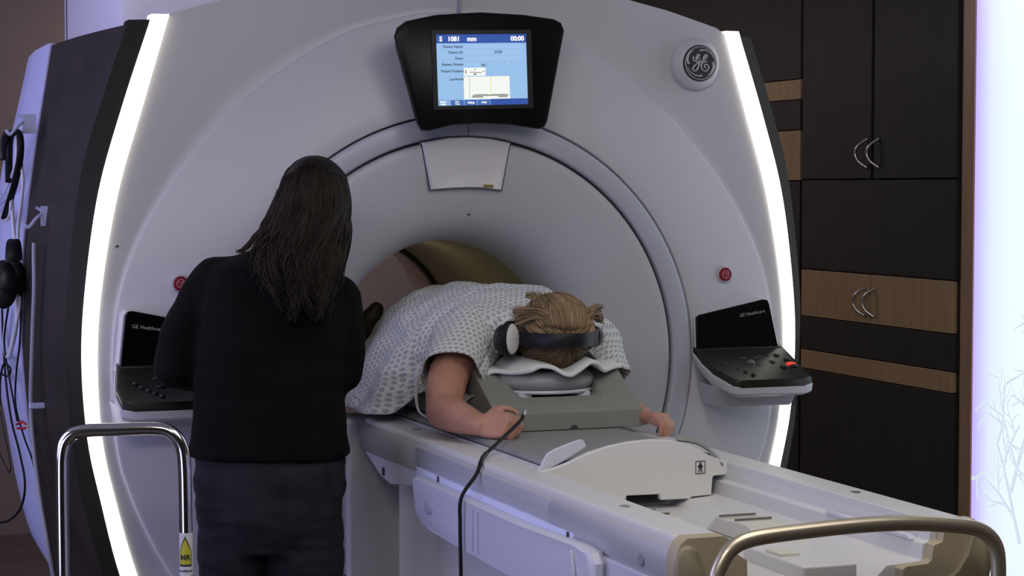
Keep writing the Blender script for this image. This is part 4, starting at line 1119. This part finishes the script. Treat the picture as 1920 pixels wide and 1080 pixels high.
# ------------------------------------------------------------------ step stool with handrail (left)
def Wr(u, d, z): return Vector((CAM.x, CAM.y, 0))+Fh*d+Rh*u+Vector((0, 0, z))
ST = thing('step_stool', 'chrome handrail of a step stool with an MR warning sticker', 'stool', tuple(Wr(-.86, 4.4, 0)))
rp = [Wr(-.988, 4.4, .012), Wr(-.992, 4.4, .60), Wr(-.993, 4.4, .88), Wr(-.990, 4.4, .955), Wr(-.975, 4.4, .987), Wr(-.945, 4.4, 1.000), Wr(-.87, 4.4, 1.004), Wr(-.785, 4.4, 1.006), Wr(-.752, 4.4, .998), Wr(-.730, 4.4, .972), Wr(-.722, 4.4, .93), Wr(-.720, 4.4, .80), Wr(-.719, 4.4, .55), Wr(-.718, 4.4, .012)]
G().tube(spline(rp, 6), .0145, 18).o('handrail', CHROME, ST, smooth=True)
g = G()
pl = [Wr(-1.0, 4.02, 0), Wr(-.71, 4.02, 0), Wr(-.71, 4.385, 0), Wr(-1.0, 4.385, 0)]
g.loft([[tuple(p+Vector((0, 0, z))) for p in pl] for z in (.20, .225)]); g.o('tread', RUBBER, ST, bevel=.005)
for u, d in ((-.985, 4.05), (-.725, 4.05)):
    g = G(); g.tube([Wr(u, d, .012), Wr(u, d, .205)], .0125, 14); g.o('leg', CHROME, ST, auto=40)
for u, d in ((-.985, 4.05), (-.725, 4.05), (-.988, 4.4), (-.718, 4.4)):
    g = G(); g.tube([Wr(u, d, .001), Wr(u, d, .025)], .016, 14); g.o('rubber_foot', RUBBER, ST, auto=40)
# sticker wrapped round the right post
sc_ = Wr(-.7195, 4.4, 0)
def cyl(u, z, r): a = u/.0153; p = sc_+Rh*math.sin(a)*r-Fh*math.cos(a)*r; return (p.x, p.y, z)
zt, zb = .776, .676
def wrap(name, polys, m, r, parent):
    g = G()
    for pol in polys:
        n = len(pol); inn = [cyl(u, z, r-.0004) for u, z in pol]; out = [cyl(u, z, r) for u, z in pol]
        g.loft([inn, out])
    return g.o(name, m, parent)
def strip(u0, u1, z0, z1, n=10): return [[(u0+(u1-u0)*i/n, z0), (u0+(u1-u0)*(i+1)/n, z0), (u0+(u1-u0)*(i+1)/n, z1), (u0+(u1-u0)*i/n, z1)] for i in range(n)]
stk = wrap('warning_sticker', strip(-.022, .022, zb-.02, zt, 14), mat('sticker_white', (.68, .68, .68), .5), .0151, ST); stk['label'] = 'white sticker with yellow warning triangle reading MR'
def tri(w, z0, z1, n=12):
    out = []
    for i in range(n):
        a = i/n; b = (i+1)/n
        out.append([(-w*(1-a), z0+(z1-z0)*a), (w*(1-a), z0+(z1-z0)*a), (w*(1-b)+1e-5, z0+(z1-z0)*b), (-w*(1-b)-1e-5, z0+(z1-z0)*b)])
    return [[(u, z) for u, z in p] for p in out]
def subdiv(polys, k=8):
    out = []
    for (a, b, c, d) in polys:
        for i in range(k):
            f0, f1 = i/k, (i+1)/k
            out.append([(a[0]+(b[0]-a[0])*f0, a[1]), (a[0]+(b[0]-a[0])*f1, a[1]), (d[0]+(c[0]-d[0])*f1, c[1]), (d[0]+(c[0]-d[0])*f0, c[1])])
    return out
wrap('triangle_border', subdiv(strip(-.0155, .0155, .7015, .735, 1)+tri(.0155, .735, .770)), MATS['dark_line'], .0153, stk)
wrap('triangle', subdiv(strip(-.0135, .0135, .7065, .735, 1)+tri(.0135, .735, .763)), mat('warning_yellow', (.55, .50, .03), .5), .0155, stk)
def wtext(items):
    g = G()
    for s, z, size in items:
        vs, fs = text(s, size, lambda x, y, zz, z=z: cyl(x, z+y, .0157+zz), 'CENTER', bold=.0004)
        g.add(vs, fs)
    return g
wtext([('MR', .7165, .0165)]).o('sticker_lettering', BLACKP, stk)
wtext([('conditional', .690, .0075), ('tested to 3 T', .676, .0075)]).o('sticker_lettering', mat('sticker_ink', (.14, .14, .2), .6), stk)

# ------------------------------------------------------------------ hanging gear at the left
def hang(name, pts, r, m, label, cat='hose', group=None, sub=6, n=8):
    g = G(); g.tube(spline(pts, sub), r, n); o = g.o(name, m, None, smooth=True); tag(o, label, cat, group); return o
HH = thing('headphones', 'black headphones hanging by a hook on the scanner\'s dark side', 'headphones', (-1.15, .5, 1.27))
g = G(); ls = []
for i in range(31):
    a = math.radians(-100+200*i/30)
    c = Vector((-1.140+.012*math.sin(a), .455+.045*math.sin(a), 1.345+.048*math.cos(a)))
    ls.append([tuple(c+Vector((dx, .004*math.sin(a)*k, .004*math.cos(a)*k))) for dx, k in ((-.016, 0), (-.012, 1), (.012, 1), (.016, 0), (.012, -1), (-.012, -1))])
g.loft(ls); g.o('headband', BLACKB, HH, auto=60)
for yy, zz, xx, r in ((.50, 1.272, -1.162, 1.12), (.56, 1.285, -1.125, .9)):
    g = G(); g.ell((xx, yy, zz), .034*r, .030*r, .060*r); o = g.o('ear_cup', BLACKP, HH, smooth=True)
    g = G(); g.tube([(xx-.036*r*math.cos(t), yy+.032*r*math.sin(t)-.012, zz-.01+.0*t) for t in [2*PI*k/24 for k in range(25)]], .0022, 6); g.o('cup_seam', RUBBER, o, smooth=True)
hang('air_hose', [(-1.103, .315, 1.39), (-1.104, .312, 1.352), (-1.105, .306, 1.267), (-1.110, .318, 1.123), (-1.114, .335, .948), (-1.111, .305, .837), (-1.103, .255, .715), (-1.092, .190, .598), (-1.06, .20, .40), (-1.03, .18, .12), (-1.02, .16, .01)], .0062, HOSEG, 'long grey air hose hanging down the dark side panel from the headphones hook')
o = thing('hose_clip', 'small pale clip holding the grey hose on the dark side panel', 'clip', (-1.09, .36, .955))
g = G(); g.box(-1.120, -1.075, .322, .340, .948, .964); g.o('clip_body', COVER, o, bevel=.004)
PALE = [
 ([(-1.114, .585, 1.66), (-1.114, .585, 1.617), (-1.122, .637, 1.567), (-1.134, .719, 1.520), (-1.144, .788, 1.492), (-1.150, .84, 1.46)], .0042, 'thin pale hose slanting left under the uppermost hook'),
 ([(-1.108, .533, 1.655), (-1.108, .533, 1.611), (-1.106, .516, 1.552), (-1.109, .533, 1.494), (-1.114, .568, 1.428), (-1.116, .57, 1.35)], .0048, 'pale hose of the hanging bundle, nearest the dark panel'),
 ([(-1.116, .56, 1.65), (-1.116, .56, 1.611), (-1.119, .581, 1.552), (-1.124, .616, 1.499), (-1.124, .598, 1.434), (-1.121, .575, 1.369), (-1.120, .558, 1.288), (-1.123, .545, 1.207), (-1.124, .555, 1.160), (-1.128, .593, 1.109), (-1.135, .639, 1.06)], .0058, 'longest pale hose, running behind the hung black headphones'),
 ([(-1.142, .718, 1.463), (-1.138, .683, 1.445), (-1.132, .642, 1.449), (-1.129, .613, 1.471), (-1.127, .607, 1.50), (-1.120, .58, 1.56)], .005, 'pale hose end curling up in a small hook shape at the far left'),
 ([(-1.118, .52, 1.235), (-1.120, .530, 1.19), (-1.131, .60, 1.109), (-1.138, .66, 1.06), (-1.142, .70, 1.10), (-1.137, .66, 1.20)], .0045, 'pale hose loop just below the hung headphones')]
for pts, r, lab in PALE: hang('air_hose', pts, r, HOSEW, lab, 'hose', 'pale hoses hanging at the far left')
q = [(-1.128, .650, 1.55), (-1.130, .629, 1.612), (-1.128, .617, 1.668), (-1.120, .571, 1.690), (-1.114, .513, 1.680), (-1.114, .501, 1.625), (-1.122, .554, 1.552), (-1.133, .629, 1.486), (-1.139, .675, 1.45)]
g = G(); g.tube(spline(q, 6), .0105, 10, flat=.6); o = g.o('padded_strap', RUBBER, None, smooth=True); tag(o, 'black padded strap looped over the uppermost hook at the far left', 'strap')
hang('cable_plug', [(-1.128, .545, 1.684), (-1.140, .60, 1.680), (-1.146, .625, 1.65), (-1.146, .635, 1.612)], .010, BLACKP, 'short black plug end tucked beside the looped strap', 'plug')
dk = [
 ([(-1.143, .726, 1.30), (-1.143, .726, 1.198), (-1.143, .709, 1.101), (-1.140, .674, .983), (-1.133, .616, .884), (-1.123, .535, .811), (-1.116, .471, .731), (-1.122, .511, .659), (-1.139, .639, .604), (-1.161, .784, .577), (-1.19, .95, .58)], .0032, 'long black cable curving out of the picture low at the left'),
 ([(-1.136, .60, 1.25), (-1.136, .629, 1.204), (-1.143, .687, 1.103), (-1.138, .629, 1.017), (-1.130, .571, .933), (-1.126, .545, .892)], .0028, 'black cable dropping from the hung headphones toward the red connector'),
 ([(-1.112, .50, 1.28), (-1.110, .551, 1.230), (-1.114, .563, 1.111), (-1.120, .604, 1.019), (-1.122, .609, .929), (-1.111, .517, .850), (-1.100, .412, .789), (-1.085, .273, .636), (-1.05, .2, .35), (-1.03, .2, .02)], .0026, 'thin black cable running down beside the grey hose'),
 ([(-1.148, .738, 1.008), (-1.138, .639, 1.009), (-1.135, .616, 1.033), (-1.145, .685, 1.038), (-1.150, .732, .986), (-1.150, .743, .916)], .0030, 'small black cable loop hanging below the pale hose bundle'),
 ([(-1.148, .763, .899), (-1.141, .705, .829), (-1.134, .647, .760), (-1.137, .659, .736), (-1.147, .729, .765), (-1.156, .792, .789)], .0018, 'thin dark loop of wire at the lower far left edge')]
for pts, r, lab in dk: hang('cable', pts, r, RUBBER, lab, 'cable', 'black cables hanging at the far left')
rc = thing('cable_connector', 'small red-tipped connector dangling on the black cables', 'connector', (-1.12, .5, .88))
for pts in ([(-1.127, .554, .882), (-1.119, .490, .896), (-1.113, .450, .893)], [(-1.126, .542, .873), (-1.117, .478, .879), (-1.114, .455, .884)]):
    g = G(); g.tube(pts, [.0032, .0045, .003], 8); g.o('connector_tip', mat('connector_red', (.45, .02, .03), .4), rc, smooth=True)
g = G(); g.tube([(-1.113, .450, .889), (-1.109, .42, .889)], .0036, 8); g.o('connector_cap', mat('pale_tan', (.5, .36, .28), .5), rc)

# ------------------------------------------------------------------ cabinets along the right wall
XC = 1.80
def pull(door, y, z0, z1, m=SATIN):
    zm = (z0+z1)/2; g = G()
    g.tube(spline([(XC-.018, y-.012, z1), (XC-.042, y+.008, zm+(z1-z0)*.28), (XC-.050, y+.018, zm), (XC-.042, y+.008, zm-(z1-z0)*.28), (XC-.018, y-.012, z0)], 6), .0048, 10)
    return g.o('handle', m, door, smooth=True)
def front(name, y0, y1, z0, z1, m, par, th=.018, edge=True):
    g = G(); g.box(XC-th, XC+.0, y0, y1, z0, z1); return g.o(name, m, par, bevel=.0015)
CB = thing('tall_cabinet', 'tall dark cabinet with maple door band, beside the glowing wall panel', 'cabinet', (XC+.03, .9, 0), 'tall cabinets along the right wall')
g = G(); g.box(XC, XR-.002, .392, 1.415, .0, 2.6); g.o('carcass', CABD, CB)
d = front('door', .925, 1.408, 1.566, 2.58, CABD, CB); pull(d, .958, 1.602, 1.702)
d = front('door', .400, .905, 1.566, 2.58, CABD, CB); pull(d, .880, 1.602, 1.702)
front('fixed_panel', .400, 1.408, 1.240, 1.560, CABD, CB)
for y0, y1, hy in ((.923, 1.408, .965), (.412, .917, .902)):
    d = front('door', y0, y1, 1.068, 1.236, WOOD, CB); d['label'] = 'maple door'; pull(d, hy, 1.092, 1.190)
front('fixed_panel', .400, 1.408, .947, 1.065, CABD, CB)
for y0, y1 in ((.921, 1.408), (.412, .915)):
    d = front('drawer', y0, y1, .877, .944, WOOD, CB); d['label'] = 'maple drawer front'
front('fixed_panel', .400, 1.408, .08, .874, CABD, CB)
CB2 = thing('tall_cabinet', 'tall dark cabinet with two maple bands, half hidden behind the scanner', 'cabinet', (XC+.03, 1.9, 0), 'tall cabinets along the right wall')
g = G(); g.box(XC, XR-.002, 1.420, 3.0, .0, 2.6); g.o('carcass', CABD, CB2)
for z0, z1, m, nm in ((1.932, 2.58, CABD, 'fixed_panel'), (1.857, 1.929, WOOD, 'maple_band'), (1.746, 1.854, CABD, 'fixed_panel'), (1.561, 1.743, WOOD, 'maple_band'), (.08, 1.557, CABD, 'fixed_panel')):
    front(nm, 1.424, 2.95, z0, z1, m, CB2)
# glowing wall panel with wooden trim
LP = thing('backlit_wall_panel', 'glowing bluish white glass wall panel with faint branches and wooden edge trim', 'light panel', (XC+.03, -1.0, 0))
g = G(); g.box(XC-.006, XR-.002, .318, .388, .0, 2.7); g.o('wooden_trim', WOODT, LP, bevel=.004)
g = G(); g.box(XC-.010, XC-.004, .314, .322, .0, 2.7); g.o('trim_edge', mat('trim_copper', (.35, .19, .12), .4), LP)
g = G(); g.box(XC-.002, XR-.004, -.95, .318, .02, 2.7); pn = g.o('glass_panel', PANEL, LP)
g = G(); rnd = random.Random(21)
def branch(y, z, a, L, w, dep):
    n = 5; pts = []; cy, cz, ca = y, z, a
    for i in range(n):
        pts.append((cy, cz, ca)); ca += (rnd.random()-.5)*.5; cy += math.cos(ca)*L/n; cz += math.sin(ca)*L/n
    for i in range(n-1):
        (y0, z0, a_), (y1, z1, b_) = pts[i], pts[i+1]; w0 = w*(1-i/n*.5); w1 = w*(1-(i+1)/n*.5)
        q = [(y0-math.sin(a_)*w0, z0+math.cos(a_)*w0), (y0+math.sin(a_)*w0, z0-math.cos(a_)*w0), (y1+math.sin(b_)*w1, z1-math.cos(b_)*w1), (y1-math.sin(b_)*w1, z1+math.cos(b_)*w1)]
        g.add([(XC-.003, p[0], p[1]) for p in q], [(0, 1, 2, 3)])
        if dep < 3 and rnd.random() < .75:
            branch(y1, z1, b_+(1 if rnd.random() < .5 else -1)*(.5+.5*rnd.random()), L*(.45+.25*rnd.random()), w*.7, dep+1)
for (y, z, a) in ((-.05, .3, 1.7), (-.30, .25, 1.6), (-.5, .5, 1.9), (.05, .45, 1.3), (-.8, .3, 1.5), (-.1, .75, 1.5), (.1, .6, 1.9)):
    branch(y, z, a, .40, .010, 0)
g.o('branch_print', emis('branch_tint', (.70, .82, .93), .93), LP)

# ------------------------------------------------------------------ lights
def area(name, loc, rot, sx, sy, e, col):
    l = bpy.data.lights.new(name, 'AREA'); l.shape = 'RECTANGLE'; l.size = sx; l.size_y = sy; l.energy = e; l.color = col
    o = bpy.data.objects.new(name, l); COL.objects.link(o); o.location = loc; o.rotation_euler = rot; return o
def aim(o, t):
    d = Vector(t)-o.location; o.rotation_euler = d.to_track_quat('-Z', 'Y').to_euler()
L1 = area('ceiling_light', (.1, -2.3, 2.70), (0, 0, 0), 1.6, 1.4, 22, (1, .95, .89)); aim(L1, (.2, -1.2, 0))
L2 = area('left_wall_glow', (-3.2, .5, 1.7), (0, 0, 0), 3.0, 1.8, 52, (.58, .57, 1)); aim(L2, (-.8, .6, 1.3))
L3 = area('table_downlight', (.15, -1.75, 2.68), (0, 0, 0), .4, .4, 5, (1, .96, .86)); aim(L3, (.15, -1.7, .9))
L6 = area('front_ceiling_light', (-1.9, -3.6, 2.68), (0, 0, 0), 1.2, .8, 30, (1, .93, .90)); aim(L6, (-.5, .1, 1.7))
L8 = area('left_low_fill', (-3.2, -1.9, .8), (0, 0, 0), 1.6, 1.2, 20, (.55, .60, 1)); aim(L8, (-.3, -1.2, .7))  # added bluish fill for the arm board and bumper sides
L4 = area('rear_room_light', (.3, 2.9, 2.6), (0, 0, 0), 1.4, .8, 22, (1, .86, .82)); aim(L4, (.2, 2.9, 0))
L5 = bpy.data.lights.new('bore_lamp', 'POINT'); L5.energy = .30; L5.color = (1, .90, .62); L5.shadow_soft_size = .06
o5 = bpy.data.objects.new('bore_lamp', L5); COL.objects.link(o5); o5.location = (-.05, .6, 1.30)
L7 = bpy.data.lights.new('rear_opening_fill', 'POINT'); L7.energy = 1.6; L7.color = (1, .84, .80); L7.shadow_soft_size = .1  # added pinkish fill brightening the rear flare, not a fixture
o7 = bpy.data.objects.new('rear_opening_fill', L7); COL.objects.link(o7); o7.location = (-.15, 1.9, 1.55)
wd = bpy.data.worlds.new('world'); SC.world = wd; wd.use_nodes = True
wd.node_tree.nodes['Background'].inputs[0].default_value = (.5, .5, .7, 1); wd.node_tree.nodes['Background'].inputs[1].default_value = .05

# ------------------------------------------------------------------ camera
cd = bpy.data.cameras.new('camera'); cd.sensor_width = 36; cd.lens = 3765/1920*36; cd.clip_start = .05
cam = bpy.data.objects.new('camera', cd); COL.objects.link(cam)
F3 = Vector((math.sin(TH)*math.cos(PH), math.cos(TH)*math.cos(PH), -math.sin(PH))); U3 = Rh.cross(F3)
M = Matrix((Rh, U3, -F3)).transposed().to_4x4(); M.translation = CAM
cam.matrix_world = M
SC.camera = cam
SC.view_settings.view_transform = 'Standard'; SC.view_settings.look = 'None'; SC.view_settings.exposure = 0; SC.view_settings.gamma = 1
